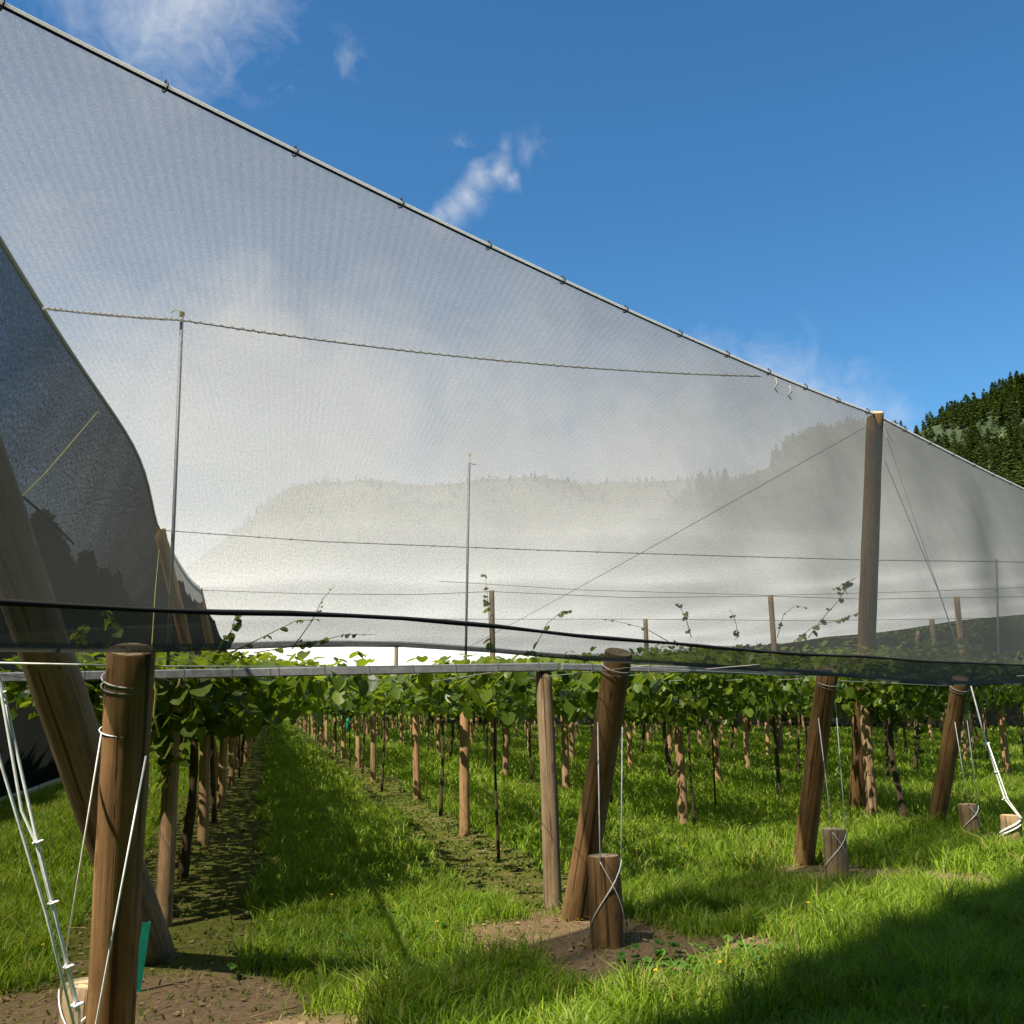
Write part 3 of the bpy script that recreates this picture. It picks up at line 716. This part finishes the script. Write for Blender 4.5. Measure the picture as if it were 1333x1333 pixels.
for av in np.linspace(0, 1, 120) ** 1.6:
    r_ = []
    for t in cols_c:
        c = cA + (CMAX - cA) * float(t); b = bstart(c); a0 = toac(b)[0]
        a = a0 + (112 - a0) * float(av)
        p_ = AC(a, c, roof_z(a, c)); e = min(1, (a - a0) / 5.0); p_.z = b.z * (1 - e) + p_.z * e
        et = edge_top(a); w_ = max(0, 1 - float(t) / .12)
        if w_ > 0: sh = toac(et)[1] - cA; p_ = p_ + CX * sh * w_; p_.z = p_.z * (1 - w_ ** 2) + et.z * w_ ** 2
        r_.append(p_)
    rows.append(r_)
tag(sheet('overhead_net', rows, NET_ROOF), 'pale overhead net stretched like a roof over the vines', 'net')
# left wall of black net
rows = []
aT = toac(A_top)[0]
for t in np.linspace(0, 1, 14):
    r_ = []
    for s in np.linspace(0, 1, 110) ** 1.4:
        a = aT + (112 - aT) * float(s); top = edge_top(a); bot = AC(a - 1.2 * (s < .02), -4.25 + .04 * math.sin(a), .16)
        t_ = float(t); q = top.lerp(bot, t_); q.z -= .35 * math.sin(PI * t_) * .4
        r_.append(q)
    rows.append(r_)
lw = empty('side_net', Vector(rows[-1][20])); tag(lw, 'black shade net wall sloping to the ground along the left side', 'net'); bpy.context.view_layer.update()
child(sheet('netting', rows, NET_DARK), lw)
mb = MB(); mb.tube([p + Vector((.0, 0, .0)) for p in rows[0]], .022, 6); child(mb.build('edge_seam', plain('pale_seam', (.32, .32, .29), .8)), lw)
mb = MB(); mb.tube([AC(a, -4.28, .07) for a in np.linspace(6, 112, 60)], [.07 + .01 * math.sin(i) for i in range(60)], 6); child(mb.build('ground_batten', plain('pale_batten', (.30, .29, .17), .8)), lw)
# frayed flap behind the nearer leaning post
mb = MB(); pb = [edge_top(a) + Vector((.06, 0, .0)) for a in np.linspace(toac(B_top)[0] + .6, toac(C_top)[0] - .4, 26)]
rw = [pb, [p - Vector((-.12, 0, .42 + .22 * RD.random())) for p in pb]]
child(sheet('torn_flap', rw, NET_ROOF), lw)
# back wall across the far side
BW = [Vector((33, 32, 0)), Vector((22.4, 43.6, 0)), Vector((-1.4, 69.6, 0)), Vector((-7.2, 76, 0))]
def along(pl, n):
    L = [(pl[i + 1] - pl[i]).length for i in range(len(pl) - 1)]; T = sum(L); out = []
    for k in range(n + 1):
        t = T * k / n; i = 0
        while i < len(L) - 1 and t > L[i]: t -= L[i]; i += 1
        out.append(pl[i].lerp(pl[i + 1], min(1, t / L[i])))
    return out
bw = along(BW, 60)
tag(sheet('side_net', [[p + Vector((.1 * math.sin(i * .7 + 5 * t), 0, 4.25 * (1 - t) + .1 + .05 * math.sin(i * .8))) for i, p in enumerate(bw)] for t in np.linspace(0, 1, 6)], NET_DARK), 'black shade net wall standing across the far side at the right', 'net')

# roof cables
def rcable(pts, lab, r=.007, dots=0):
    root = empty('roof_cable', pts[0]); tag(root, lab, 'cable', 'cables crossing under the overhead net'); o0 = Vector(pts[0])
    MB().tube([Vector(p) - o0 for p in pts], r, 6).build('strand', DWIRE, root)
    if dots:
        cb = MB()
        L = sum((Vector(pts[i + 1]) - Vector(pts[i])).length for i in range(len(pts) - 1)); 
        for k in range(dots):
            x = k / dots * (len(pts) - 1); i = int(x); q = Vector(pts[i]).lerp(Vector(pts[i + 1]), x - i) - o0
            cb.tube([q + Vector((-.03, 0, .004)), q + Vector((.03, 0, .004))], r * RD.uniform(1.3, 2.2), 5)
        cb.build('lashing', SLEEVE, root)
e0 = at(60, 402, 7.15); e1 = at(237, 417, 7.6); e2 = onplane(990, 490, CBT, CN)
rcable(sagline(e0, e1, 6, .01) + sagline(e1, e2, 16, .09)[1:], 'highest roof cable reaching from the dark left net to the edge cable', .006, 90)
def wire_row(px0, py0, Y0, pts, lab, r, dots=0): rcable([at(x, y, Y) for x, y, Y in pts], lab, r, dots)
wire_row(0, 0, 0, [(207, 690, 17.3), (420, 705, 17.8), (700, 716, 18.6), (950, 724, 19.4), (1130, 729, 20.0), (1297, 731, 20.7), (1420, 734, 21.1)], 'roof cable level with the top of the nearer leaning net post', .009, 60)
wire_row(0, 0, 0, [(258, 768, 29.5), (400, 773, 30), (540, 774, 30.4), (640, 770, 30.8), (820, 778, 31.3), (1003, 776, 31.9), (1130, 780, 32.4), (1245, 778, 32.8), (1400, 776, 33.3)], 'sagging roof cable tied to the slim net posts above the canopy', .011)
wire_row(0, 0, 0, [(300, 742, 27), (500, 752, 28), (760, 768, 29), (1003, 775, 29.5), (1200, 770, 29.6), (1400, 762, 29.8)], 'faint roof cable dipping between the two slim net posts', .009)
wire_row(0, 0, 0, [(290, 800, 42), (560, 806, 43), (840, 806, 44), (1050, 808, 45), (1213, 806, 45.6), (1400, 802, 46)], 'lowest roof cable far over the canopy', .014)

# ------------------------------------------------------------------ vines
def leaf_patch(nleaf, hw, ln=2.4, seed=0, hang=.5, up=.15):
    mb = MB()
    for k in range(nleaf):
        x = RD.uniform(-ln, ln); y = max(-hw * 1.3, min(hw * 1.3, RD.gauss(0, hw * .6)))
        u = RD.random()
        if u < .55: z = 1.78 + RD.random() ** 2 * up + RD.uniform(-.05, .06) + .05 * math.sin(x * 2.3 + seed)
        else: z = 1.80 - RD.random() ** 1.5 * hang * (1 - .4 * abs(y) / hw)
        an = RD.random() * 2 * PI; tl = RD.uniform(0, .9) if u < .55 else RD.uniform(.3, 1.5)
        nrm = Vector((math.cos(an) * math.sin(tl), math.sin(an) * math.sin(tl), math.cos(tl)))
        mb.leaf((x, y, z), RD.uniform(.06, .125), nrm, (math.cos(an), math.sin(an), -.6), (0 if RD.random() < .72 else 1) if z < 1.88 else 1)  # topmost leaves always take the bright tone that paints sun on the canopy
    return mb
def canes(hw, n):
    mb = MB()
    for k in range(n):
        x = RD.uniform(-2.2, 2.2); s = RD.choice((-1, 1)); 
        pts = [(x, 0, 1.74)]
        for j in range(1, 5): pts.append((x + RD.uniform(-.12, .12), s * hw * j / 4, 1.77 + RD.uniform(-.04, .06)))
        mb.tube(pts, [.008, .007, .006, .005, .003], 5)
    return mb
def trunk_mesh(r, crook, seed):
    mb = MB(); ph = seed * 1.7; pts = []; rad = []
    for i in range(11):
        t = i / 10; pts.append((crook * math.sin(t * 5 + ph), crook * math.cos(t * 4 + ph * 2) * .7, -.05 + 1.75 * t)); rad.append(r * (1.25 - .45 * t) * (1 + .12 * math.sin(i * 2.3)))
    mb.tube(pts, rad, 8, True, 0, .12)
    e = Vector(pts[-1])
    for s in (-1, 1):
        mb.tube([e - Vector((0, 0, .1)), e + Vector((s * .25, -e.y * .6, .04)), (s * .9, .03, 1.75), (s * 1.6, -.03, 1.76), (s * 2.2, .02, 1.77)], [r * .8, r * .75, r * .6, r * .5, r * .3], 7)
    return mb
VD = [leaf_patch(4200, 1.15, seed=i, hang=.5, up=.2).mesh('foliage', [LEAF, LEAFY]) for i in range(2)]
VM = [leaf_patch(2700, 1.12, seed=i, hang=.55, up=.36).mesh('foliage', [LEAF, LEAFY]) for i in range(3)]
VS = [leaf_patch(1200, .8, seed=i, hang=.42, up=.16).mesh('foliage', [LEAF, LEAFY]) for i in range(2)]
CM = [canes(.9, 16).mesh('canes', CANE) for _ in range(2)]
TM = [trunk_mesh(.028, .05, 1).mesh('trunk', BARK), trunk_mesh(.020, .035, 2).mesh('trunk', BARK), trunk_mesh(.04, .06, 3).mesh('trunk', BARK), trunk_mesh(.014, .02, 4).mesh('trunk', BARK)]
rowrot = math.atan2(AX.y, AX.x)
vines = {}
for k in range(11):
    for n in range(NSTART[k] - (1 if k > 1 else 0), 23):
        a = A0 + DA * (n + .5)
        if a > row_end(C0 + DC * k) - 1: break
        if n == NSTART[k] - 1: a = A0 + DA * (n + .80)
        base = AC(a, C0 + DC * k + RD.uniform(-.08, .08))
        if (k, n) == (1, 0): base = gr(648, 1118)
        if (k, n) == (1, 1): base = gr(746, 1055) if False else gr(575, 1062)
        if (k, n) == (2, 0): base = gr(804, 1010) if False else AC(a, C0 + DC * k)
        if abs(base.x) > base.y * .56 + 2.5: continue
        root = empty('kiwifruit_vine', base, rowrot + (PI if RD.random() < .5 else 0))
        q = n - NSTART[k] + 1
        lab = f'{ORD[q]} kiwifruit vine from the front in {ROWN[k]}' if q < 10 else f'far leafy kiwifruit vine past the tenth in {ROWN[k]}'
        tag(root, lab, 'vine', f'kiwifruit vines of {ROWN[k]}')
        me = RD.choice(VD) if k == 0 else (RD.choice(VS + VM[:1]) if k == 1 else RD.choice(VM))
        f = link('foliage', me, root)
        tr = link('trunk', RD.choice(TM) if k != 1 else RD.choice((TM[1], TM[3])), root)
        if n == NSTART[k] - 1:
            f.scale = (.5, .9, 1); tr.scale = (.5, 1, 1)
        vines[(k, n)] = root
bpy.context.view_layer.update()
# shoots reaching above or hanging from the canopy, each one part of its vine
def shoot(pxs, Y, nleaf, sz, r=.006, own=None):
    pts = [at(x, y, Y) for x, y in pxs]
    best = own or min(vines.values(), key=lambda o: (o.location - Vector((pts[0].x, pts[0].y, 0))).length)
    o0 = best.matrix_world.inverted(); mb = MB(); n = len(pts)
    mb.tube([o0 @ p for p in pts], [r * (1 - .75 * i / (n - 1)) for i in range(n)], 6, True, 2)
    for k in range(nleaf):
        t = RD.random() ** .8 * (n - 1) * .97; i = int(t); q = pts[i].lerp(pts[i + 1], t - i)
        an = RD.random() * 2 * PI; s = sz * RD.uniform(.6, 1.15) * (1 - .5 * t / (n - 1))
        mb.leaf(o0 @ (q + Vector((math.cos(an) * .02, math.sin(an) * .02, 0))), s, (math.cos(an) * .6, math.sin(an) * .6 - .3, .7), (math.cos(an), math.sin(an), RD.uniform(-.5, .4)), 0 if RD.random() < .5 else 1)
    mb.build('shoot', [LEAF, LEAFY, CANE], best)
shoot([(1052, 830), (1075, 800), (1093, 780), (1103, 760), (1114, 752), (1098, 760), (1085, 768)], 13, 14, .12)
shoot([(1030, 838), (1060, 815), (1100, 805), (1125, 796)], 12.5, 12, .12)
shoot([(900, 830), (893, 805), (885, 790), (875, 783)], 12, 9, .09)
shoot([(962, 830), (957, 808), (950, 792)], 13, 8, .09)
shoot([(640, 850), (636, 800), (634, 770), (631, 740)], 14, 10, .13)
shoot([(695, 845), (712, 812), (730, 797), (740, 795)], 12, 9, .1)
shoot([(1012, 830), (1020, 800), (1035, 788), (1052, 792)], 14, 6, .07)
shoot([(380, 845), (405, 810), (420, 780), (436, 762)], 9.5, 10, .05)
shoot([(300, 850), (345, 828), (385, 808), (420, 806)], 9, 12, .08)
shoot([(330, 850), (400, 838), (450, 826), (490, 826)], 9, 16, .09)
shoot([(285, 850), (302, 820), (308, 795)], 9, 14, .11)
shoot([(140, 850), (150, 820), (135, 790)], 9, 14, .13)
shoot([(110, 850), (100, 825), (112, 812)], 9, 14, .13)
shoot([(870, 835), (840, 818), (800, 808), (782, 806)], 13, 8, .06)
shoot([(1240, 838), (1265, 828), (1280, 818)], 15, 20, .12)
for pxs, n in (([(205, 880), (200, 930), (215, 980), (205, 1040)], 26), ([(235, 880), (225, 925), (212, 965), (218, 1010)], 24), ([(260, 885), (250, 910), (240, 960), (232, 1000)], 16), ([(190, 880), (196, 915), (190, 955)], 12)):
    shoot(pxs, 7.35, n, .15, .008, vines[(0, 0)])
for pxs in ([(760, 880), (740, 905), (726, 930)], [(850, 880), (865, 905), (880, 915), (905, 905)], [(1000, 885), (1030, 905), (1010, 925)], [(1200, 900), (1205, 930), (1195, 960), (1200, 990)], [(1162, 900), (1168, 930), (1163, 960)]):
    shoot(pxs, 8.4 if pxs[0][0] < 900 else 13, 14, .14)
tag(MB().tube([at(195, 866, 6.9), at(203, 900, 6.95), at(200, 930, 7.0), at(207, 960, 7.05)], .007, 6).build('hanging_twine', TWINE), 'yellow green twine hanging by the first post of the left row', 'twine')

# thin canes/stakes in the rows
for i, (px, y0, y1, lab) in enumerate(((1196, 905, 1010, 'thin pale stake standing in the grass left of post 19'), (823, 905, 1005, 'thin dark stake beside the middle leaning end post'), (932, 905, 1062, 'thin black cane standing right of the dark pergola post'))):
    b = gr(px, y1); tag(MB().tube([b - Vector((0, 0, .05)), b + Vector((.01, 0, .9)), b + Vector((-.01, 0, 1.75))], [.014, .012, .01], 7).build('stake', CANE if i == 0 else BARK), lab, 'stake')
# teal guard and the turquoise sheet at the far end
g0 = gr(181, 1290)
mb = MB(); rot = Matrix.Rotation(.5, 3, 'Z') @ Matrix.Rotation(.10, 3, 'Y'); mb.box((0, 0, .17), (.036, .006, .38), 0, rot); mb.box((.016, .018, .17), (.006, .03, .38), 0, rot)
o = mb.build('vine_guard', TEAL, None, False); o.location = g0; tag(o, 'teal plastic vine guard strip standing behind the front end post', 'guard')
q = at(341, 922, 96); mb = MB()
mb.box((0, 0, 0), (1.7, .06, .9)); mb.tube([(-.9, 0, .45), (.9, 0, .47)], .04, 6); mb.tube([(-.85, 0, -1.2), (-.85, 0, .5)], .04, 6); mb.tube([(.85, 0, -1.2), (.85, 0, .5)], .04, 6)
o = mb.build('windbreak_sheet', TURQ, None, False); o.location = q; tag(o, 'small turquoise sheet hung at the far end of the lane', 'sheet')
q = gr(452, 955); mb = MB(); mb.tube([(0, 0, 0), (0, 0, .55), (.01, 0, 1.0)], [.09, .085, .08], 10); o = mb.build('vine_guard', TEAL); o.location = q; tag(o, 'small teal guard round a vine right of the far lane', 'guard')

# ------------------------------------------------------------------ hedges
def hedge(name, pts, w, h, n, size, mat, lab, cat, top_var=.5, core=True, flat=False):
    V, n4 = [], 0
    P = np.array([(p.x, p.y) for p in pts]); seg = np.linalg.norm(P[1:] - P[:-1], axis=1); cum = np.concatenate([[0], np.cumsum(seg)])
    s = rng.random(n) * cum[-1]; k = np.clip(np.searchsorted(cum, s) - 1, 0, len(seg) - 1); u = (s - cum[k]) / seg[k]
    B = P[k] + (P[k + 1] - P[k]) * u[:, None]; dr = (P[k + 1] - P[k]) / seg[k][:, None]; nr = np.stack([dr[:, 1], -dr[:, 0]], 1)
    hh = h * (1 + top_var * (fbm(s, s * 0 + 3, .55) - .5) * 2 * .5 + top_var * .25 * (vnoise(s, s * 0 + 9, 1.7) - .5))
    z = hh * (1 - rng.random(n) ** 1.6 * .999)
    side = rng.choice([-1, 1], n) * (1 - rng.random(n) ** 2 * .6)
    prof = np.clip(1.1 - .75 * (z / hh) ** 1.8, .15, 1) * (.75 + .5 * fbm(s, z, .9))
    if flat: prof = .82 + .36 * fbm(s, z, .5)
    cx = B + nr * (side * w * prof)[:, None]; C = np.concatenate([cx, z[:, None]], 1)
    a = rng.normal(size=(n, 3)); a /= np.linalg.norm(a, axis=1)[:, None]; b = np.cross(a, rng.normal(size=(n, 3))); b /= np.linalg.norm(b, axis=1)[:, None]
    sz = size * (.5 + rng.random(n))[:, None]
    V = np.stack([C - a * sz - b * sz * .35, C + a * sz * .3 - b * sz * .6, C + a * sz, C + b * sz * .6], 1).reshape(-1, 3)
    V[:, 2] = np.maximum(V[:, 2], .02)
    me = npmesh(name, V, [np.arange(n)[:, None] * 4 + np.arange(4)], mat, False)
    root = empty(name, (pts[0].x, pts[0].y, 0)); bpy.context.view_layer.update(); tag(root, lab, cat)
    child(link('foliage', me), root)
    if core:
        mb = MB()
        for i in range(len(pts) - 1):
            m_ = 14
            for j in range(m_):
                q = pts[i].lerp(pts[i + 1], (j + .5) / m_); mb.tube([q, q + Vector((0, 0, h * .75))], [.16, .07], 7)
        child(mb.build('trunks', BARK), root)
    return root
hedge('shelterbelt', [AC(2, -9.5), AC(40, -10), AC(118, -10)], 1.9, 8.6, 56000, .34, HEDGE, 'tall dark shelterbelt hedge behind the black left net', 'hedge', .35)
bo = Vector((.737, .675, 0))
hedge('shelterbelt', [p + bo * 2.6 for p in BW], 1.5, 4.1, 30000, .30, HEDGE, 'dark clipped hedge behind the net across the far right side', 'hedge', .12)

SUN_EL, SUN_AZ = math.radians(54), Vector((-.66, -.75, 0)).normalized()
# tall shelter hedge behind the viewer that shades the lower right of the headland
H = 27.0; off = H / math.tan(SUN_EL)
def casts(px, py): g = gr(px, py); return Vector((g.x + SUN_AZ.x * off, g.y + SUN_AZ.y * off, 0))
h0, h1 = casts(800, 1310), casts(1333, 1095)
hd = (h1 - h0).normalized(); hn = Vector((hd.y, -hd.x, 0))
hedge('shelterbelt', [h0 - hd * .3 + hn * 4.4, h1 + hd * 3.5 + hn * 4.4], 3.4, H, 170000, .23, HEDGE, 'tall row of shelter trees shading the headland at the lower right', 'hedge', .10, True, True)

hedge('shelterbelt', [h0 + hn * 12, h1 + hd * 14 + hn * 12], 3.0, 22.0, 100000, .28, HEDGE, 'added unseen row of trees behind the viewer, darkening the corner of the headland', 'hedge', .10, True, True)  # added out of view to block sky light and deepen the corner shade

# ------------------------------------------------------------------ hills
def hill(name, sil, dist, front, mat, lab, back=1.35, nr=46, step=4):
    xs = np.array([s[0] for s in sil], float); ys = np.array([s[1] for s in sil], float)
    pxs = np.arange(xs[0], xs[-1] + 1, step); pys = np.interp(pxs, xs, ys); n = len(pxs)
    V = np.zeros((nr, n, 3))
    for j in range(nr):
        t = j / (nr - 1) * 1.5
        for i in range(n):
            d_ = ray(float(pxs[i]), float(pys[i])); zt = EYE + d_.z * dist
            Y = front + (dist - front) * t; x_ = d_.x * Y
            s = min(t, 1); z = zt * (s * s * (3 - 2 * s) if t <= 1 else max(0, 1 - (t - 1) * 1.2))
            nz = (fbm(np.array([x_]), np.array([Y]), .018)[0] - .5) * 26 * math.sin(PI * min(t, 1)) 
            V[j, i] = (x_, Y, max(-2, z + nz))
    ii = np.arange(nr * n).reshape(nr, n)
    f = np.stack([ii[:-1, :-1].ravel(), ii[:-1, 1:].ravel(), ii[1:, 1:].ravel(), ii[1:, :-1].ravel()], 1)
    me = npmesh(name, V.reshape(-1, 3), [f], mat)
    tag(link(name, me), lab, 'hill', kind='structure'); return V
mh, nt = newmat('hillside'); N = NT(nt); pos = N.n('ShaderNodeNewGeometry').outputs['Position']
f1 = N.noise(N.mapping(pos, (1, 1, .35)), .03, 6, .6)
p = N.n('ShaderNodeBsdfPrincipled'); p.inputs['Roughness'].default_value = .95
N.l(N.ramp(f1, [(.46, (.02, .036, .010)), (.60, (.045, .06, .02)), (.66, (.20, .17, .11)), (.78, (.34, .30, .22))]), p.inputs['Base Color']); N.out(p.outputs[0])
mf, nt = newmat('hazy_hillside'); N = NT(nt); pos = N.n('ShaderNodeNewGeometry').outputs['Position']
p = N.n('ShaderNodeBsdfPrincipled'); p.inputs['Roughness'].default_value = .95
N.l(N.ramp(N.noise(pos, .015, 6, .6), [(.35, (.09, .092, .07)), (.6, (.135, .135, .105)), (.8, (.18, .17, .14))]), p.inputs['Base Color']); N.out(p.outputs[0])  # pale grey tones paint the haze over the far ridge
silR = [(760, 800), (820, 745), (870, 690), (915, 648), (960, 630), (1000, 614), (1060, 585), (1110, 578), (1150, 590), (1190, 581), (1230, 566), (1260, 553), (1290, 538), (1333, 514), (1400, 490), (1500, 480), (1650, 500)]
silF = [(230, 760), (300, 702), (340, 668), (380, 642), (440, 637), (480, 629), (560, 639), (640, 632), (700, 627), (760, 637), (850, 636), (900, 632), (960, 636), (1040, 630), (1200, 640), (1400, 650)]
VR = hill('hill', silR, 420, 170, mh, 'steep wooded hill with pale rock faces beyond the net at the right')
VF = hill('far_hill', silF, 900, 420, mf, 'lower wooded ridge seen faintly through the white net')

def conifer(h, seed):
    mb = MB(); mb.tube([(0, 0, -1), (0, 0, h)], [h * .02, h * .004], 5, True, 1)
    for k in range(130):
        t = RD.random() ** .75; z = h * (.08 + .92 * t); r = h * .2 * (1 - t) ** .8 * RD.uniform(.5, 1.15) + .15
        an = RD.random() * 2 * PI; q = Vector((math.cos(an) * r, math.sin(an) * r, z - r * .25)); b = len(mb.v)
        s = h * .055 * (1.2 - .6 * t); u = Vector((math.cos(an), math.sin(an), -.35)); w = Vector((-math.sin(an), math.cos(an), RD.uniform(-.4, .4)))
        mb.v += [q - u * s * 1.4, q + w * s * .8, q + u * s * 1.3, q - w * s * .8]; mb.f.append((b, b + 1, b + 2, b + 3)); mb.m.append(0)
    return mb
con = [conifer(1.0 * 10, i) for i in range(4)]
cme = []
for mb in con:
    cr, tk = MB(), MB()
    cr.v, cr.f, cr.m = mb.v, [f for f, m_ in zip(mb.f, mb.m) if m_ == 0], [0] * sum(1 for m_ in mb.m if m_ == 0)
    tk.v, tk.f, tk.m = mb.v, [f for f, m_ in zip(mb.f, mb.m) if m_ == 1], [0] * sum(1 for m_ in mb.m if m_ == 1)
    cme.append((cr.mesh('crown', PINE, False), tk.mesh('trunk', BARK)))
# forest on the flanks: one mass
def scatter(V, n, smin, smax, jmax=34):
    nr, nn, _ = V.shape; out = []
    for k in range(n):
        j = RD.randrange(3, jmax); i = RD.randrange(0, nn - 1); u, w = RD.random(), RD.random()
        q = V[j, i] * (1 - u) * (1 - w) + V[j, i + 1] * u * (1 - w) + V[j + 1, i] * (1 - u) * w + V[j + 1, i + 1] * u * w
        out.append((q, RD.uniform(smin, smax)))
    return out
def forest(name, spots, lab, mat=None):
    vs, fs, base = [], [], 0
    arr = [(np.array([tuple(v) for v in m_.v]), np.array([f for f, q in zip(m_.f, m_.m) if q == 0])) for m_ in con]
    for q, s in spots:
        V0, F0 = arr[RD.randrange(4)]; a = RD.random() * 6.28; c_, s_ = math.cos(a), math.sin(a)
        W = V0 * np.array([s * RD.uniform(.8, 1.5), s * RD.uniform(.8, 1.5), s]); W = np.stack([W[:, 0] * c_ - W[:, 1] * s_, W[:, 0] * s_ + W[:, 1] * c_, W[:, 2]], 1) + q
        vs.append(W); fs.append(F0 + base); base += len(W)
    tag(link(name, npmesh(name, np.concatenate(vs), [np.concatenate(fs)], mat or PINE, False)), lab, 'forest', kind='stuff')
keepR = [(q, s) for q, s in scatter(VR, 6500, .42, 1.0) if fbm(np.array([q[0]]), np.array([q[2] * 1.5]), .03)[0] < .575]
forest('forest', keepR, 'dark conifer forest covering the steep right hill')
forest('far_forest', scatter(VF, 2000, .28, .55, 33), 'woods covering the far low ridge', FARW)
# trees that stand out on the ridge, one by one
PT = ['tall pointed', 'short bushy', 'slim leaning', 'broad dark', 'ragged', 'small pointed']
rx = 1196; k = 0
while rx < 1345:
    i = int((rx - 760) / 4); i = min(i, VR.shape[1] - 1); q = VR[30, i]
    root = empty('conifer', q, RD.random() * 6); sc = RD.uniform(.5, 1.0)
    cr, tk = cme[RD.randrange(4)]
    a_ = link('crown', cr, root); b_ = link('trunk', tk, root)
    root.scale = (sc * RD.uniform(.8, 1.3), sc * RD.uniform(.8, 1.3), sc)
    tag(root, f'{PT[k % 6]} conifer on the hill skyline, {ORD[k] if k < 12 else ["thirteenth","fourteenth","fifteenth","sixteenth","seventeenth","eighteenth","nineteenth","twentieth"][min(k - 12, 7)]} up from the net edge', 'tree', 'conifers along the hill skyline')
    rx += RD.uniform(7, 13); k += 1

# ------------------------------------------------------------------ light and sky
W = bpy.data.worlds.new('World'); S.world = W; W.use_nodes = True; nt = W.node_tree; nt.nodes.clear(); N = NT(nt)
sky = N.n('ShaderNodeTexSky', sky_type='NISHITA'); sky.sun_disc = False; sky.sun_elevation = SUN_EL
sky.sun_rotation = math.atan2(SUN_AZ.x, SUN_AZ.y); sky.ozone_density = 2.2; sky.air_density = 1.0; sky.dust_density = .4
gen = N.n('ShaderNodeTexCoord').outputs['Generated']
nm = N.n('ShaderNodeVectorMath', operation='NORMALIZE'); N.l(gen, nm.inputs[0]); D0 = nm.outputs[0]
wn = N.n('ShaderNodeTexNoise'); N.l(D0, wn.inputs['Vector']); wn.inputs['Scale'].default_value = 16; wn.inputs['Detail'].default_value = 5
ws = N.n('ShaderNodeVectorMath', operation='SUBTRACT'); N.l(wn.outputs['Color'], ws.inputs[0]); ws.inputs[1].default_value = (.5, .5, .5)
wm = N.n('ShaderNodeVectorMath', operation='SCALE'); N.l(ws.outputs[0], wm.inputs[0]); wm.inputs['Scale'].default_value = .045
wa = N.n('ShaderNodeVectorMath', operation='ADD'); N.l(D0, wa.inputs[0]); N.l(wm.outputs[0], wa.inputs[1]); D = wa.outputs[0]
def blob(px, py, rad, soft=1.0, stretch=None):
    d_ = ray(px, py).normalized(); o = N.n('ShaderNodeVectorMath', operation='DISTANCE'); N.l(D, o.inputs[0]); o.inputs[1].default_value = d_
    return N.math('SUBTRACT', 1.0, N.math('DIVIDE', o.outputs['Value'], rad), True)
warp = N.noise(D, 7, 6, .62, .8); warp2 = N.noise(D, 24, 5, .65, 1.2)
total = None
for (px, py, rad, amt) in ((225, -20, .17, .8), (645, 228, .030, .6), (625, 236, .030, .62), (607, 252, .028, .62), (590, 272, .026, .6), (665, 236, .018, .6), (575, 282, .022, .65), (672, 232, .014, .6), (650, 200, .02, .4), (710, 182, .03, .42), (690, 200, .03, .4), (450, 70, .05, .45), (600, 180, .03, .4),
                           (340, 475, .13, 1.5), (430, 560, .2, 1.6), (230, 560, .2, 1.0), (60, 280, .1, .5), (650, 640, .25, 1.3), (820, 620, .2, 1.3), (1000, 640, .2, 1.1), (1165, 545, .05, .5), (300, 690, .3, 1.8)):
    b_ = N.math('MULTIPLY', blob(px, py, rad), amt); total = b_ if total is None else N.math('MAXIMUM', total, b_)
nz = N.math('ADD', N.math('MULTIPLY', warp, .6), N.math('MULTIPLY', warp2, .4))
dens = N.math('MULTIPLY', N.math('SUBTRACT', N.math('ADD', total, N.math('MULTIPLY', nz, 1.5)), 1.0), 1.3, True)
dens = N.math('MULTIPLY', dens, N.math('MULTIPLY', total, 1.8, True))
sz = N.n('ShaderNodeSeparateXYZ'); N.l(D, sz.inputs[0])
hz = N.math('MULTIPLY', N.math('SUBTRACT', .14, sz.outputs[2]), 6.0, True)
hz = N.math('MULTIPLY', hz, .75)
dens = N.math('MAXIMUM', dens, hz)
hs = N.n('ShaderNodeHueSaturation'); hs.inputs['Saturation'].default_value = 1.2; N.l(sky.outputs[0], hs.inputs['Color'])
az = N.mix(1.0, hs.outputs[0], (.84, 1.22, 1.30), 'MULTIPLY')
colr = N.mix(N.math('MULTIPLY', dens, .8), az, (7.4, 7.5, 7.5))
bg = N.n('ShaderNodeBackground'); N.l(colr, bg.inputs[0]); bg.inputs[1].default_value = .061
wo = N.n('ShaderNodeOutputWorld'); N.l(bg.outputs[0], wo.inputs[0])
sl = bpy.data.lights.new('sun', 'SUN'); sl.energy = 5.0; sl.angle = math.radians(.5); sl.color = (1, .91, .76)
so = bpy.data.objects.new('sun', sl); COL.objects.link(so)
tosun = Vector((SUN_AZ.x * math.cos(SUN_EL), SUN_AZ.y * math.cos(SUN_EL), math.sin(SUN_EL)))
so.rotation_euler = tosun.to_track_quat('Z', 'Y').to_euler(); so.location = (0, 0, 30)

S.view_settings.view_transform = 'Standard'; S.view_settings.look = 'None'; S.view_settings.exposure = 1.0; S.view_settings.gamma = 1
S.cycles.max_bounces = 8; S.cycles.transparent_max_bounces = 24; S.cycles.diffuse_bounces = 4
S.cycles.use_denoising = True
S.cycles.sample_clamp_indirect = 6
